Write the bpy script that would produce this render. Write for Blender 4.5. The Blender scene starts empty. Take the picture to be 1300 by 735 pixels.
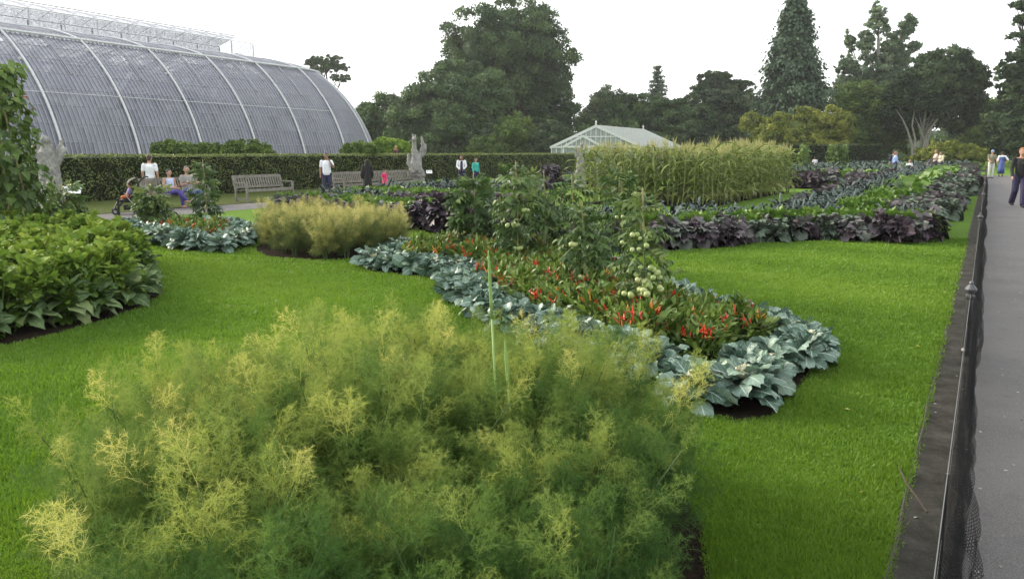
import bpy, bmesh, math, random
import numpy as np
from mathutils import Vector, Matrix

rng = np.random.default_rng(11)
random.seed(11)
R = math.radians
scene = bpy.context.scene
COL = scene.collection

# ------------------------------------------------------------------ camera
CAM_H = 1.6
F_PX = 1010.0
PITCH = math.atan(171.2 / F_PX)
ROLL = R(0.30)
_f = np.array([0, math.cos(PITCH), -math.sin(PITCH)])
_u0 = np.array([0, math.sin(PITCH), math.cos(PITCH)])
_r0 = np.array([1.0, 0, 0])
_r = _r0 * math.cos(ROLL) - _u0 * math.sin(ROLL)
_u = _u0 * math.cos(ROLL) + _r0 * math.sin(ROLL)


def ray(px, py):
    return _f * F_PX + _r * (px - 650.0) - _u * (py - 367.5)


def G(px, py, z=0.0):
    """point of the ground (or of height z) seen at a spot of the photograph"""
    d = ray(px, py)
    t = (z - CAM_H) / d[2]
    return np.array([d[0] * t, d[1] * t, z])


def at(px, py, Y):
    d = ray(px, py)
    t = Y / d[1]
    return np.array([d[0] * t, Y, CAM_H + d[2] * t])


def ppm(Y):
    return F_PX / (Y * 1.0)


cam_d = bpy.data.cameras.new('camera')
cam = bpy.data.objects.new('camera', cam_d)
COL.objects.link(cam)
cam_d.sensor_fit = 'HORIZONTAL'
cam_d.angle = 2 * math.atan(650.0 / F_PX)
cam_d.clip_start = 0.05
cam_d.clip_end = 5000
mw = Matrix(((_r[0], _u[0], -_f[0], 0), (_r[1], _u[1], -_f[1], 0), (_r[2], _u[2], -_f[2], CAM_H), (0, 0, 0, 1)))
cam.matrix_world = mw
scene.camera = cam


# ------------------------------------------------------------------ objects
def tag(o, label=None, cat=None, group=None, kind=None):
    if label: o['label'] = label
    if cat: o['category'] = cat
    if group: o['group'] = group
    if kind: o['kind'] = kind
    return o


def empty(name, loc=(0, 0, 0), rz=0.0, parent=None):
    o = bpy.data.objects.new(name, None)
    o.empty_display_size = 0.1
    COL.objects.link(o)
    o.location = loc
    o.rotation_euler = (0, 0, rz)
    if parent: o.parent = parent
    return o


class MB:
    """collects geometry with a per-vertex vector (u, v, random) and builds ONE mesh object"""

    def __init__(s):
        s.V = []; s.A = []; s.F = []; s.n = 0

    def add(s, v, f, a=None, mat=0):
        v = np.asarray(v, float).reshape(-1, 3)
        if a is None: a = np.tile([0.5, 0.5, 0.5], (len(v), 1))
        a = np.asarray(a, float).reshape(-1, 3)
        if isinstance(f, np.ndarray):
            s.F.append((f + s.n, mat))
        else:
            by = {}
            for q in f: by.setdefault(len(q), []).append(q)
            for k, q in by.items(): s.F.append((np.array(q, int) + s.n, mat))
        s.V.append(v); s.A.append(a); s.n += len(v)
        return s

    def mesh(s, name, smooth=False):
        me = bpy.data.meshes.new(name)
        V = np.concatenate(s.V); A = np.concatenate(s.A)
        me.vertices.add(len(V)); me.vertices.foreach_set('co', V.astype(np.float32).ravel())
        li = np.concatenate([f.ravel() for f, m in s.F])
        tot = np.concatenate([np.full(len(f), f.shape[1]) for f, m in s.F])
        mi = np.concatenate([np.full(len(f), m) for f, m in s.F])
        st = np.concatenate([[0], np.cumsum(tot)[:-1]])
        me.loops.add(len(li)); me.loops.foreach_set('vertex_index', li.astype(np.int32))
        me.polygons.add(len(tot)); me.polygons.foreach_set('loop_start', st.astype(np.int32))
        me.polygons.foreach_set('material_index', mi.astype(np.int32))
        me.update(calc_edges=True)
        at_ = me.attributes.new('lc', 'FLOAT_VECTOR', 'POINT')
        at_.data.foreach_set('vector', A.astype(np.float32).ravel())
        me.polygons.foreach_set('use_smooth', np.full(len(tot), bool(smooth)))
        return me

    def build(s, name, mats, parent=None, smooth=False, loc=None, rz=0.0):
        me = s.mesh(name, smooth)
        for m in (mats if isinstance(mats, (list, tuple)) else [mats]): me.materials.append(m)
        o = bpy.data.objects.new(name, me)
        COL.objects.link(o)
        if parent: o.parent = parent
        if loc is not None: o.location = loc
        o.rotation_euler = (0, 0, rz)
        return o


def copy_tree(o, parent=None):
    c = o.copy()
    COL.objects.link(c)
    c.parent = parent
    for ch in list(o.children): copy_tree(ch, c)
    return c


# shape helpers --------------------------------------------------------------
def box(c, s, rz=0.0, M=None):
    x, y, z = [k / 2 for k in s]
    v = np.array([[-x, -y, -z], [x, -y, -z], [x, y, -z], [-x, y, -z], [-x, -y, z], [x, -y, z], [x, y, z], [-x, y, z]])
    if rz:
        cc, ss = math.cos(rz), math.sin(rz)
        v = v @ np.array([[cc, ss, 0], [-ss, cc, 0], [0, 0, 1]])
    if M is not None: v = v @ np.asarray(M).T
    v = v + np.array(c)
    f = np.array([[0, 3, 2, 1], [4, 5, 6, 7], [0, 1, 5, 4], [1, 2, 6, 5], [2, 3, 7, 6], [3, 0, 4, 7]])
    return v, f


def bar(p, q, w, h=None, up=(0, 0, 1)):
    """a straight rectangular bar between two points"""
    h = h or w
    p = np.array(p, float); q = np.array(q, float)
    d = q - p; L = np.linalg.norm(d); d = d / L
    upv = np.array(up, float)
    if abs(d @ upv) > 0.98: upv = np.array([0, 1.0, 0])
    x = np.cross(d, upv); x /= np.linalg.norm(x); z = np.cross(x, d)
    return box((p + q) / 2, (w, L, h), M=np.stack([x, d, z], 1))


def tube(pts, rad, seg=8, cap=True):
    pts = np.asarray(pts, float); n = len(pts)
    rad = np.full(n, rad) if np.isscalar(rad) else np.asarray(rad, float)
    tg = np.gradient(pts, axis=0); tg /= np.linalg.norm(tg, axis=1)[:, None] + 1e-9
    ref = np.array([0, 0, 1.0]) if abs(tg[0][2]) < 0.9 else np.array([1.0, 0, 0])
    V = []
    a = np.arange(seg) * 2 * math.pi / seg
    x = np.cross(tg[0], ref); x /= np.linalg.norm(x)
    for i in range(n):
        x = x - (x @ tg[i]) * tg[i]; x /= np.linalg.norm(x) + 1e-9
        y = np.cross(tg[i], x)
        V.append(pts[i] + rad[i] * (np.cos(a)[:, None] * x + np.sin(a)[:, None] * y))
    V = np.concatenate(V)
    f = []
    for i in range(n - 1):
        for k in range(seg):
            k2 = (k + 1) % seg
            f.append((i * seg + k, i * seg + k2, (i + 1) * seg + k2, (i + 1) * seg + k))
    if cap:
        f.append(tuple(range(seg))[::-1]); f.append(tuple((n - 1) * seg + k for k in range(seg)))
    return V, f


def lathe(prof, seg=16, c=(0, 0, 0)):
    """prof: [(r, z)...] turned round the vertical axis"""
    V = []; f = []
    for r, z in prof:
        for k in range(seg):
            a = k * 2 * math.pi / seg
            V.append((c[0] + r * math.cos(a), c[1] + r * math.sin(a), c[2] + z))
    for i in range(len(prof) - 1):
        for k in range(seg):
            k2 = (k + 1) % seg
            f.append((i * seg + k, i * seg + k2, (i + 1) * seg + k2, (i + 1) * seg + k))
    f.append(tuple(range(seg))[::-1]); f.append(tuple((len(prof) - 1) * seg + k for k in range(seg)))
    return np.array(V), f


_ico = {}
def ico(sub=2):
    if sub not in _ico:
        bm = bmesh.new(); bmesh.ops.create_icosphere(bm, subdivisions=sub, radius=1)
        bm.verts.ensure_lookup_table()
        _ico[sub] = (np.array([v.co[:] for v in bm.verts]), np.array([[v.index for v in q.verts] for q in bm.faces]))
        bm.free()
    return _ico[sub]


def ball(c, r, sub=2, M=None):
    v, f = ico(sub)
    v = v * np.array(r)
    if M is not None: v = v @ np.asarray(M).T
    return v + np.array(c), f


def norm(v): return v / (np.linalg.norm(v, axis=-1, keepdims=True) + 1e-9)


def frames(d, up):
    """rotation matrices whose columns are side, axis, normal"""
    y = norm(d); x = norm(np.cross(y, up)); z = np.cross(x, y)
    return np.stack([x, y, z], -1)


def put(mb, tmpl, M, T, S=1.0, lr=0.5, mat=0):
    """instances a template (v, f, uv) at many frames"""
    tv, tf, tuv = tmpl
    n = len(T); S = np.broadcast_to(np.asarray(S, float).reshape(-1, 1, 1) if np.ndim(S) < 2 else np.asarray(S, float)[:, None, :], (n, 1, 1 if np.ndim(S) < 2 else 3))
    v = np.einsum('nij,nkj->nki', M, tv[None] * S) + T[:, None, :]
    lr = np.broadcast_to(np.asarray(lr, float), (n,))
    a = np.empty((n, len(tv), 3)); a[:, :, :2] = tuv[None, :, :2]
    a[:, :, 2] = lr[:, None] + (tuv[None, :, 2] if tuv.shape[1] > 2 else 0)
    f = (tf[None] + (np.arange(n) * len(tv))[:, None, None]).reshape(-1, tf.shape[1])
    mb.add(v.reshape(-1, 3), f, a.reshape(-1, 3), mat)


def rnd_dirs(n):
    return norm(rng.normal(size=(n, 3)))


def grid_leaf(L, W, nu, nv, prof, bend=0.0, cup=0.0, wave=0.0, wf=3.0, lobes=0.0, lf=5, ph=0.0):
    """a leaf blade along +Y with nu x nv quads: profile, downward bend, cupped, wavy and lobed"""
    vs = []; uv = []
    for j in range(nv + 1):
        t = j / nv
        w = W * prof(t) * (1 + lobes * math.sin(lf * 2 * math.pi * t + ph))
        yy = L * (math.sin(bend * t) / bend if bend else t)
        zz = -L * ((1 - math.cos(bend * t)) / bend if bend else 0)
        for i in range(nu + 1):
            s = 2 * i / nu - 1
            e = abs(s)
            z = zz + cup * W * (e ** 1.5) + wave * W * e ** 2 * math.sin(wf * 2 * math.pi * t + (1.3 if s > 0 else 0) + ph)
            vs.append((s * w, yy + 0.02 * L * e * math.sin(9 * t + s), z)); uv.append((s * .5 + .5, t))
    f = []
    for j in range(nv):
        for i in range(nu):
            a = j * (nu + 1) + i
            f.append((a, a + 1, a + nu + 2, a + nu + 1))
    return np.array(vs), np.array(f), np.array(uv)


def join_t(parts):
    V = []; F = []; U = []; n = 0
    for v, f, u in parts:
        V.append(v); F.append(f + n); U.append(u); n += len(v)
    return np.concatenate(V), np.concatenate(F), np.concatenate(U)


def xf(t, rx=0, ry=0, rz=0, s=1, loc=(0, 0, 0)):
    M = np.array((Matrix.Rotation(rz, 3, 'Z') @ Matrix.Rotation(ry, 3, 'Y') @ Matrix.Rotation(rx, 3, 'X')))
    return (t[0] * s) @ M.T + np.array(loc), t[1], t[2]


def in_poly(P, poly):
    x, y = P[:, 0], P[:, 1]; poly = np.asarray(poly)[:, :2]
    c = np.zeros(len(P), bool); j = len(poly) - 1
    for i in range(len(poly)):
        xi, yi = poly[i]; xj, yj = poly[j]
        k = ((yi > y) != (yj > y)) & (x < (xj - xi) * (y - yi) / (yj - yi + 1e-12) + xi)
        c ^= k; j = i
    return c


def edge_dist(P, poly):
    poly = np.asarray(poly)[:, :2]; d = np.full(len(P), 1e9)
    for i in range(len(poly)):
        a = poly[i]; b = poly[(i + 1) % len(poly)]; ab = b - a
        t = np.clip(((P - a) @ ab) / (ab @ ab + 1e-12), 0, 1)
        d = np.minimum(d, np.linalg.norm(P - (a + t[:, None] * ab), axis=1))
    return d


def px_poly(pts): return np.array([G(x, y)[:2] for x, y in pts])


def smooth_poly(poly, it=2):
    p = np.asarray(poly)
    for _ in range(it):
        q = np.roll(p, -1, 0)
        p = np.stack([p * .75 + q * .25, p * .25 + q * .75], 1).reshape(-1, 2)
    return p


def fill_poly(poly, sp, jit=0.25, seed=0):
    """spots on a jittered triangular grid inside a polygon"""
    g = np.random.default_rng(seed)
    lo = poly.min(0); hi = poly.max(0); out = []
    y = lo[1] + sp * .3; k = 0
    while y < hi[1]:
        x = lo[0] + (sp / 2 if k % 2 else 0)
        while x < hi[0]:
            out.append((x + g.uniform(-jit, jit) * sp, y + g.uniform(-jit, jit) * sp)); x += sp
        y += sp * .87; k += 1
    P = np.array(out)
    return P[in_poly(P, poly)]


# ------------------------------------------------------------------ materials
def lin(c):
    return tuple(c) + (1.0,) if len(c) == 3 else tuple(c)


class NT:
    def __init__(s, name):
        s.m = bpy.data.materials.new(name); s.m.use_nodes = True
        s.t = s.m.node_tree; s.t.nodes.clear()
        s.out = s.t.nodes.new('ShaderNodeOutputMaterial')

    def n(s, typ, **kw):
        nd = s.t.nodes.new('ShaderNode' + typ)
        for k, v in kw.items():
            if k.startswith('_'): setattr(nd, k[1:], v)
            else: nd.inputs[k.replace('__', ' ')].default_value = v
        return nd

    def l(s, a, b): s.t.links.new(a, b)

    def ramp(s, fac, stops, interp='LINEAR'):
        r = s.n('ValToRGB'); cr = r.color_ramp; cr.interpolation = interp
        while len(cr.elements) < len(stops): cr.elements.new(0.5)
        for e, (p, c) in zip(cr.elements, stops): e.position = p; e.color = lin(c)
        s.l(fac, r.inputs[0]); return r.outputs[0]

    def noise(s, scale, detail=3, coord=None, rough=.5, dist=0):
        nz = s.n('TexNoise', Scale=scale, Detail=detail, Roughness=rough, Distortion=dist)
        if coord is not None: s.l(coord, nz.inputs['Vector'])
        return nz.outputs[0]

    def mixc(s, fac, a, b, mode='MIX'):
        m = s.n('Mix', _data_type='RGBA', _blend_type=mode)
        for sock, val in ((m.inputs[0], fac), (m.inputs[6], a), (m.inputs[7], b)):
            if hasattr(val, 'is_linked') or hasattr(val, 'links'): s.l(val, sock)
            else: sock.default_value = val if np.isscalar(val) else lin(val)
        return m.outputs[2]

    def math(s, op, a, b=None, clamp=False):
        m = s.n('Math', _operation=op, _use_clamp=clamp)
        for i, val in enumerate((a, b)):
            if val is None: continue
            if hasattr(val, 'links'): s.l(val, m.inputs[i])
            else: m.inputs[i].default_value = val
        return m.outputs[0]

    def bump(s, h, strength=.4, dist=.02):
        b = s.n('Bump', Strength=strength, Distance=dist); s.l(h, b.inputs['Height']); return b.outputs[0]

    def done(s, shader): s.l(shader, s.out.inputs[0]); return s.m


def leafmat(name, cols, rough=.5, trans=.25, spec=.4, vein=None, veinw=.035, tcol=None, side_veins=0, rand=.35, nscale=9):
    """foliage: colour from each leaf's own random number, the plant's and a little mottling; light passes through"""
    t = NT(name)
    at_ = t.n('Attribute', _attribute_name='lc'); sp = t.n('SeparateXYZ'); t.l(at_.outputs['Vector'], sp.inputs[0])
    oi = t.n('ObjectInfo'); tc = t.n('TexCoord')
    r = t.math('ADD', sp.outputs[2], t.math('MULTIPLY', t.math('SUBTRACT', oi.outputs['Random'], .5), rand))
    r = t.math('ADD', r, t.math('MULTIPLY', t.math('SUBTRACT', t.noise(nscale, 2, tc.outputs['Object']), .5), .45), clamp=True)
    n = len(cols)
    c = t.ramp(r, [(i / (n - 1) * .8 + .1, k) for i, k in enumerate(cols)])
    if vein:
        du = t.math('ABSOLUTE', t.math('SUBTRACT', sp.outputs[0], .5))
        m = t.math('LESS_THAN', du, veinw)
        if side_veins:
            w = t.math('FRACT', t.math('MULTIPLY', t.math('SUBTRACT', sp.outputs[1], t.math('MULTIPLY', du, .5)), side_veins))
            m = t.math('MAXIMUM', m, t.math('MULTIPLY', t.math('LESS_THAN', w, .09), .55))
        c = t.mixc(m, c, vein)
    p = t.n('BsdfPrincipled', Roughness=rough); t.l(c, p.inputs['Base Color'])
    p.inputs['Specular IOR Level'].default_value = spec
    if trans:
        tr = t.n('BsdfTranslucent'); 
        if tcol: t.l(t.mixc(1.0, c, tcol, 'MULTIPLY'), tr.inputs[0])
        else: t.l(c, tr.inputs[0])
        mx = t.n('MixShader', Fac=trans); t.l(p.outputs[0], mx.inputs[1]); t.l(tr.outputs[0], mx.inputs[2])
        return t.done(mx.outputs[0])
    return t.done(p.outputs[0])


def plain(name, c, rough=.6, c2=None, nscale=8, metal=0, bump=0, bscale=40, spec=.4):
    t = NT(name); tc = t.n('TexCoord')
    p = t.n('BsdfPrincipled', Roughness=rough, Metallic=metal)
    p.inputs['Specular IOR Level'].default_value = spec
    c2 = c2 or tuple(k * .72 for k in c)
    t.l(t.ramp(t.noise(nscale, 5, tc.outputs['Object'], .6), [(.32, c2), (.68, c)]), p.inputs['Base Color'])
    if bump: t.l(t.bump(t.noise(bscale, 4, tc.outputs['Object']), bump, .02), p.inputs['Normal'])
    return t.done(p.outputs[0])
# ------------------------------------------------------------------ light
SUN_AZ, SUN_EL = R(-62), R(24)      # measured from +Y, negative is to the west
EXPOSURE = 1.08
sd = Vector((math.sin(SUN_AZ) * math.cos(SUN_EL), math.cos(SUN_AZ) * math.cos(SUN_EL), math.sin(SUN_EL)))
sun_d = bpy.data.lights.new('sun', 'SUN'); sun = bpy.data.objects.new('sun', sun_d); COL.objects.link(sun)
sun_d.energy = 2.0; sun_d.angle = R(12); sun_d.color = (1.0, .86, .66)
sun.rotation_euler = sd.to_track_quat('Z', 'Y').to_euler(); sun.location = (0, 0, 60)
w = bpy.data.worlds.new('World'); scene.world = w; w.use_nodes = True
nt = w.node_tree; nt.nodes.clear()
wo = nt.nodes.new('ShaderNodeOutputWorld'); bg = nt.nodes.new('ShaderNodeBackground')
sky = nt.nodes.new('ShaderNodeTexSky'); sky.sky_type = 'NISHITA'; sky.sun_disc = False
sky.sun_elevation = SUN_EL; sky.sun_rotation = SUN_AZ; sky.dust_density = 4.0; sky.air_density = 1.0
# thin bright cloud over the whole sky: the colour washed out towards white
hs = nt.nodes.new('ShaderNodeHueSaturation'); hs.inputs['Saturation'].default_value = .30; hs.inputs['Value'].default_value = 1.0
cl = nt.nodes.new('ShaderNodeMix'); cl.data_type = 'RGBA'; cl.inputs[0].default_value = .5
cl.inputs[7].default_value = (9.5, 9.8, 9.6, 1)
nt.links.new(sky.outputs[0], hs.inputs['Color']); nt.links.new(hs.outputs[0], cl.inputs[6])
nt.links.new(cl.outputs[2], bg.inputs[0]); bg.inputs[1].default_value = .13
nt.links.new(bg.outputs[0], wo.inputs[0])
vs = scene.view_settings
vs.view_transform = 'Standard'; vs.look = 'None'; vs.exposure = EXPOSURE; vs.gamma = 1.0; vs.use_curve_mapping = False
cy = scene.cycles
cy.max_bounces = 5; cy.transparent_max_bounces = 20; cy.diffuse_bounces = 2; cy.glossy_bounces = 2; cy.transmission_bounces = 4
cy.caustics_reflective = False; cy.caustics_refractive = False
cy.use_denoising = True

# ------------------------------------------------------------------ layout (photograph spots put on the ground)
edge_a = G(1120, 735)[:2]; edge_b = G(1248, 222.5)[:2]
PD = (edge_b - edge_a) / np.linalg.norm(edge_b - edge_a)      # along the walk
PN = np.array([PD[1], -PD[0]])                                # to its far side
hedge_a = G(100, 257)[:2]
HD = norm(np.array([.469, .883])); HN = np.array([HD[1], -HD[0]])   # along the hedge, and away from it

def strip(p0, d, s0, s1, n, o0, o1): return np.array([p0 + d * s0 + n * o0, p0 + d * s1 + n * o0, p0 + d * s1 + n * o1, p0 + d * s0 + n * o1])

walk_s = (-6, 62)
soil_strip_poly = strip(edge_a, PD, *walk_s, PN, 0, .26)
walk_poly = strip(edge_a, PD, *walk_s, PN, .26, 5.2)
# the walk by the hedge: both kerbs read from the photograph
hp0 = hedge_a + HN * 6.25
hwalk_poly = strip(hp0, HD, -22, 44, HN, 0, 2.3)
FR = lambda s, o: hedge_a + HD * s + HN * o

bed_near = smooth_poly(px_poly([(458, 342), (500, 349), (563, 351), (568, 378), (600, 405), (655, 432), (720, 455), (800, 485), (860, 517), (968, 543), (1010, 497),
                   (1052, 448), (1040, 436), (985, 418), (905, 404), (850, 378), (790, 346), (720, 324), (640, 316), (540, 318), (472, 330)]), 1)
bed_small = smooth_poly(px_poly([(120, 300), (172, 304), (205, 315), (262, 321), (300, 320), (326, 308), (332, 298), (250, 294), (150, 295)]), 1)
bed_shrub = smooth_poly(px_poly([(-330, 475), (-100, 450), (0, 441), (60, 428), (130, 409), (180, 391), (207, 374), (206, 358), (190, 338), (140, 322), (40, 312), (-150, 316), (-420, 330)]), 1)
bed_fennel = smooth_poly(px_poly([(70, 735), (95, 705), (150, 662), (300, 600), (470, 550), (670, 555), (825, 600), (890, 650), (905, 760), (880, 1050), (600, 1300), (300, 1200), (110, 900)]), 1)
bed_fennel2 = smooth_poly(px_poly([(318, 318), (345, 328), (420, 331), (480, 328), (518, 318), (500, 306), (420, 301), (340, 306)]), 1)
arm_front = px_poly([(690, 312), (760, 320), (838, 319), (900, 317), (965, 309), (1060, 306), (1165, 310), (1182, 294), (1000, 292), (690, 293)])
arm_side = px_poly([(985, 292), (1008, 271), (1103, 238), (1165, 222), (1239, 223), (1228, 250), (1200, 286), (1165, 310)])
bed_mid = px_poly([(352, 272), (440, 283), (520, 293), (600, 298), (690, 294), (695, 268), (640, 250)])
bed_mid = np.concatenate([bed_mid, [FR(16, 10.8), FR(24, 9.4), FR(10, 9.2), FR(4, 9.3), FR(-.5, 9.8)]])
bed_far = px_poly([(1000, 240), (1106, 239), (1165, 224), (1240, 218.5), (1240, 214), (1005, 214)])
bed_back = np.array([FR(17.5, 11.0), FR(19, 12.3), FR(27, 9.6), FR(34, 9.6), FR(34, 8.9), FR(25, 9.3)])
cornA, cornB, cornC = G(737, 259)[:2], G(905, 263)[:2], G(1003, 244)[:2]
corn_poly = np.array([cornA, cornB, cornC, cornC + (cornA - cornB)])
beds = [bed_near, bed_small, bed_shrub, bed_fennel, bed_fennel2, arm_front, arm_side, bed_mid, bed_far, bed_back, corn_poly]

def sheet(name, poly, z, mat, kind='structure', thick=0.0):
    bm = bmesh.new(); vs_ = [bm.verts.new((p[0], p[1], z)) for p in poly]
    f = bm.faces.new(vs_); f.normal_update()
    if f.normal.z < 0: f.normal_flip()
    bmesh.ops.triangulate(bm, faces=bm.faces[:])
    me = bpy.data.meshes.new(name); bm.to_mesh(me); bm.free(); me.materials.append(mat)
    o = bpy.data.objects.new(name, me); COL.objects.link(o); tag(o, kind=kind); return o

# materials of the ground
def mat_lawn():
    t = NT('lawn_turf'); g = t.n('NewGeometry'); pos = g.outputs['Position']
    a = t.noise(.55, 4, pos); b = t.noise(9, 5, pos, .65); c = t.noise(60, 3, pos, .7)
    mp = t.n('Mapping'); mp.inputs['Rotation'].default_value = (0, 0, R(-20)); mp.inputs['Scale'].default_value = (.7, 7, 1); t.l(pos, mp.inputs[0])
    e = t.noise(1.6, 4, mp.outputs[0], .6)
    col = t.ramp(a, [(.3, (.092, .175, .022)), (.7, (.135, .230, .034))])
    col = t.mixc(t.math('MULTIPLY', b, .8), col, (.150, .250, .040))
    col = t.mixc(t.ramp(e, [(.42, (0, 0, 0)), (.7, (1, 1, 1))]), col, (.080, .155, .022))
    col = t.mixc(t.ramp(c, [(.35, (.55, .55, .55)), (.5, (0, 0, 0))]), col, (.035, .085, .010))
    p = t.n('BsdfPrincipled', Roughness=.8); p.inputs['Specular IOR Level'].default_value = .03
    t.l(col, p.inputs['Base Color']); t.l(t.bump(t.math('ADD', c, b), .9, .03), p.inputs['Normal'])
    return t.done(p.outputs[0])

def mat_asphalt():
    t = NT('old_asphalt'); g = t.n('NewGeometry'); pos = g.outputs['Position']
    a = t.noise(1.2, 5, pos); b = t.noise(160, 3, pos, .8); c = t.noise(7, 6, pos, .7, .4)
    col = t.ramp(a, [(.3, (.080, .076, .078)), (.7, (.112, .106, .108))])
    col = t.mixc(t.ramp(b, [(.42, (0, 0, 0)), (.62, (.6, .6, .6))]), col, (.19, .183, .183))
    spot = t.ramp(t.noise(19, 3, pos, .6), [(.735, (0, 0, 0)), (.75, (.6, .6, .6))])
    col = t.mixc(spot, col, (.40, .40, .40))
    col = t.mixc(t.ramp(c, [(.3, (.5, .5, .5)), (.42, (0, 0, 0))]), col, (.07, .066, .066))
    p = t.n('BsdfPrincipled', Roughness=.85); p.inputs['Specular IOR Level'].default_value = .15; t.l(col, p.inputs['Base Color']); t.l(t.bump(b, .5, .006), p.inputs['Normal'])
    return t.done(p.outputs[0])

def mat_soil(name='dark_soil', c1=(.012, .009, .007), c2=(.034, .026, .019), sc=30):
    t = NT(name); g = t.n('NewGeometry'); pos = g.outputs['Position']
    n = t.noise(sc, 6, pos, .7)
    p = t.n('BsdfPrincipled', Roughness=.95); p.inputs['Specular IOR Level'].default_value = .03; t.l(t.ramp(n, [(.35, c1), (.65, c2)]), p.inputs['Base Color'])
    t.l(t.bump(n, 1.0, .04), p.inputs['Normal']); return t.done(p.outputs[0])

M_lawn = mat_lawn(); M_asph = mat_asphalt(); M_soil = mat_soil()
M_grit = None
def mat_grit():
    t = NT('mossy_grit'); g = t.n('NewGeometry'); pos = g.outputs['Position']
    a = t.noise(5, 6, pos, .7); b = t.noise(110, 4, pos, .8)
    col = t.ramp(a, [(.3, (.020, .020, .014)), (.5, (.045, .043, .037)), (.75, (.085, .080, .073))])
    col = t.mixc(t.ramp(b, [(.6, (0, 0, 0)), (.72, (.7, .7, .7))]), col, (.24, .24, .23))
    p = t.n('BsdfPrincipled', Roughness=.9); p.inputs['Specular IOR Level'].default_value = .08; t.l(col, p.inputs['Base Color']); t.l(t.bump(b, .8, .01), p.inputs['Normal'])
    return t.done(p.outputs[0])
M_grit = mat_grit()

sheet('lawn', np.array([(-900, -60), (900, -60), (900, 1600), (-900, 1600)]), 0, M_lawn)
sheet('park_path', walk_poly, .004, M_asph)
sheet('grit_strip', soil_strip_poly, .008, M_grit)
sheet('hedge_path', hwalk_poly, .004, M_asph)
for i, b in enumerate(beds):
    sheet('bed_soil', b, .008 + .0005 * i if i < 9 else .009 + .0007 * i, M_soil)
# rough grass field beyond, where it dries pale
M_dry = mat_soil('dry_grass', (.10, .10, .03), (.16, .14, .05), 3)
sheet('dry_grass_ground', px_poly([(1118, 212), (1160, 213), (1240, 213.5), (1240, 207), (1118, 206)]), .012, M_dry)

M_verge = mat_soil('shaded_rough_grass', (.045, .060, .016), (.085, .105, .030), 6)  # shade on the verge is put into this darker grass colour
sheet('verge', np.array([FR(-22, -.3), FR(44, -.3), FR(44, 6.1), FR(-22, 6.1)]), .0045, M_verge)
sheet('path_edge_soil', np.array([FR(-22, 6.1), FR(44, 6.1), FR(44, 6.26), FR(-22, 6.26)]), .0085, M_soil)
# the cut edge of the turf along the walk
mb = MB()
n = 90; ss = np.linspace(-3, 46, n)
pts = [edge_a + PD * s + PN * (.006 * math.sin(s * 7) + .004 * math.sin(s * 23) - .002) for s in ss]
V = []; F = []
for i, p in enumerate(pts):
    V += [(p[0], p[1], .002), (p[0] + PN[0] * .012, p[1] + PN[1] * .008, .014), (p[0] + PN[0] * .022, p[1] + PN[1] * .016, .009)]
for i in range(n - 1):
    for k in range(2): F.append((3 * i + k, 3 * i + k + 1, 3 * i + k + 4, 3 * i + k + 3))
mb.add(V, F); tag(mb.build('turf_edging', plain('edging_wood', (.07, .065, .05), .9)), kind='structure')

# ------------------------------------------------------------------ grass blades
M_grass = leafmat('grass_blade', [(.075, .155, .018), (.130, .240, .028), (.190, .300, .045)], .55, .35, .25, tcol=(1.25, 1.2, .6), rand=0)
def grass():
    N = 900000
    u = rng.random(N)
    d0, d1 = 1.7, 17.0
    # density falls with the square of the distance
    d = np.where(u < .30, np.sqrt(d0 ** 2 + (u / .30) * (3.4 ** 2 - d0 ** 2)), 3.4 * (d1 / 3.4) ** ((u - .30) / .70))
    ang = rng.uniform(-.68, .66, N)
    P = np.stack([np.sin(ang) * d, np.cos(ang) * d], 1)
    keep = ((P - edge_a) @ PN) < .02 + .02 * rng.random(N)
    for b in (bed_near, bed_shrub, bed_fennel, bed_fennel2, arm_front, arm_side, bed_mid):
        inside = in_poly(P, b)
        keep &= ~(inside & (edge_dist(P, b) > .02))
    P = P[keep]; d = d[keep]; n = len(P)
    # tufts and a low wave in the height
    h = (.014 + .016 * rng.random(n)) * (1 + .35 * np.sin(P[:, 0] * 5.3 + 1.2 * np.sin(P[:, 1] * 4)) * np.sin(P[:, 1] * 6.1))
    wd = .0028 * np.maximum(1, d / 2.6) * rng.uniform(.7, 1.3, n)
    h *= np.maximum(1, .85 + d / 25)
    a = rng.uniform(0, 2 * math.pi, n); lean = rng.uniform(.1, .9, n) * h
    la = rng.uniform(0, 2 * math.pi, n)
    base = np.concatenate([P, np.full((n, 1), -.002)], 1)
    sx = np.stack([np.cos(a), np.sin(a), np.zeros(n)], 1) * wd[:, None]
    tip = base + np.stack([np.cos(la) * lean, np.sin(la) * lean, h], 1)
    V = np.stack([base - sx, base + sx, tip], 1).reshape(-1, 3)
    F = np.arange(3 * n).reshape(-1, 3)
    patch = .5 + .28 * np.sin(P[:, 0] * .9 + 2 * np.sin(P[:, 1] * .5)) * np.sin(P[:, 1] * 1.1 + P[:, 0]) 
    lr = np.clip(patch + rng.normal(0, .15, n), 0, 1)
    A = np.repeat(np.stack([np.full(n, .5), np.full(n, .5), lr], 1), 3, 0)
    mb = MB().add(V, F, A)
    o = mb.build('lawn_grass', M_grass)
    tag(o, 'short bright green mown grass of the lawn around the beds', 'grass', kind='stuff')
grass()

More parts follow.
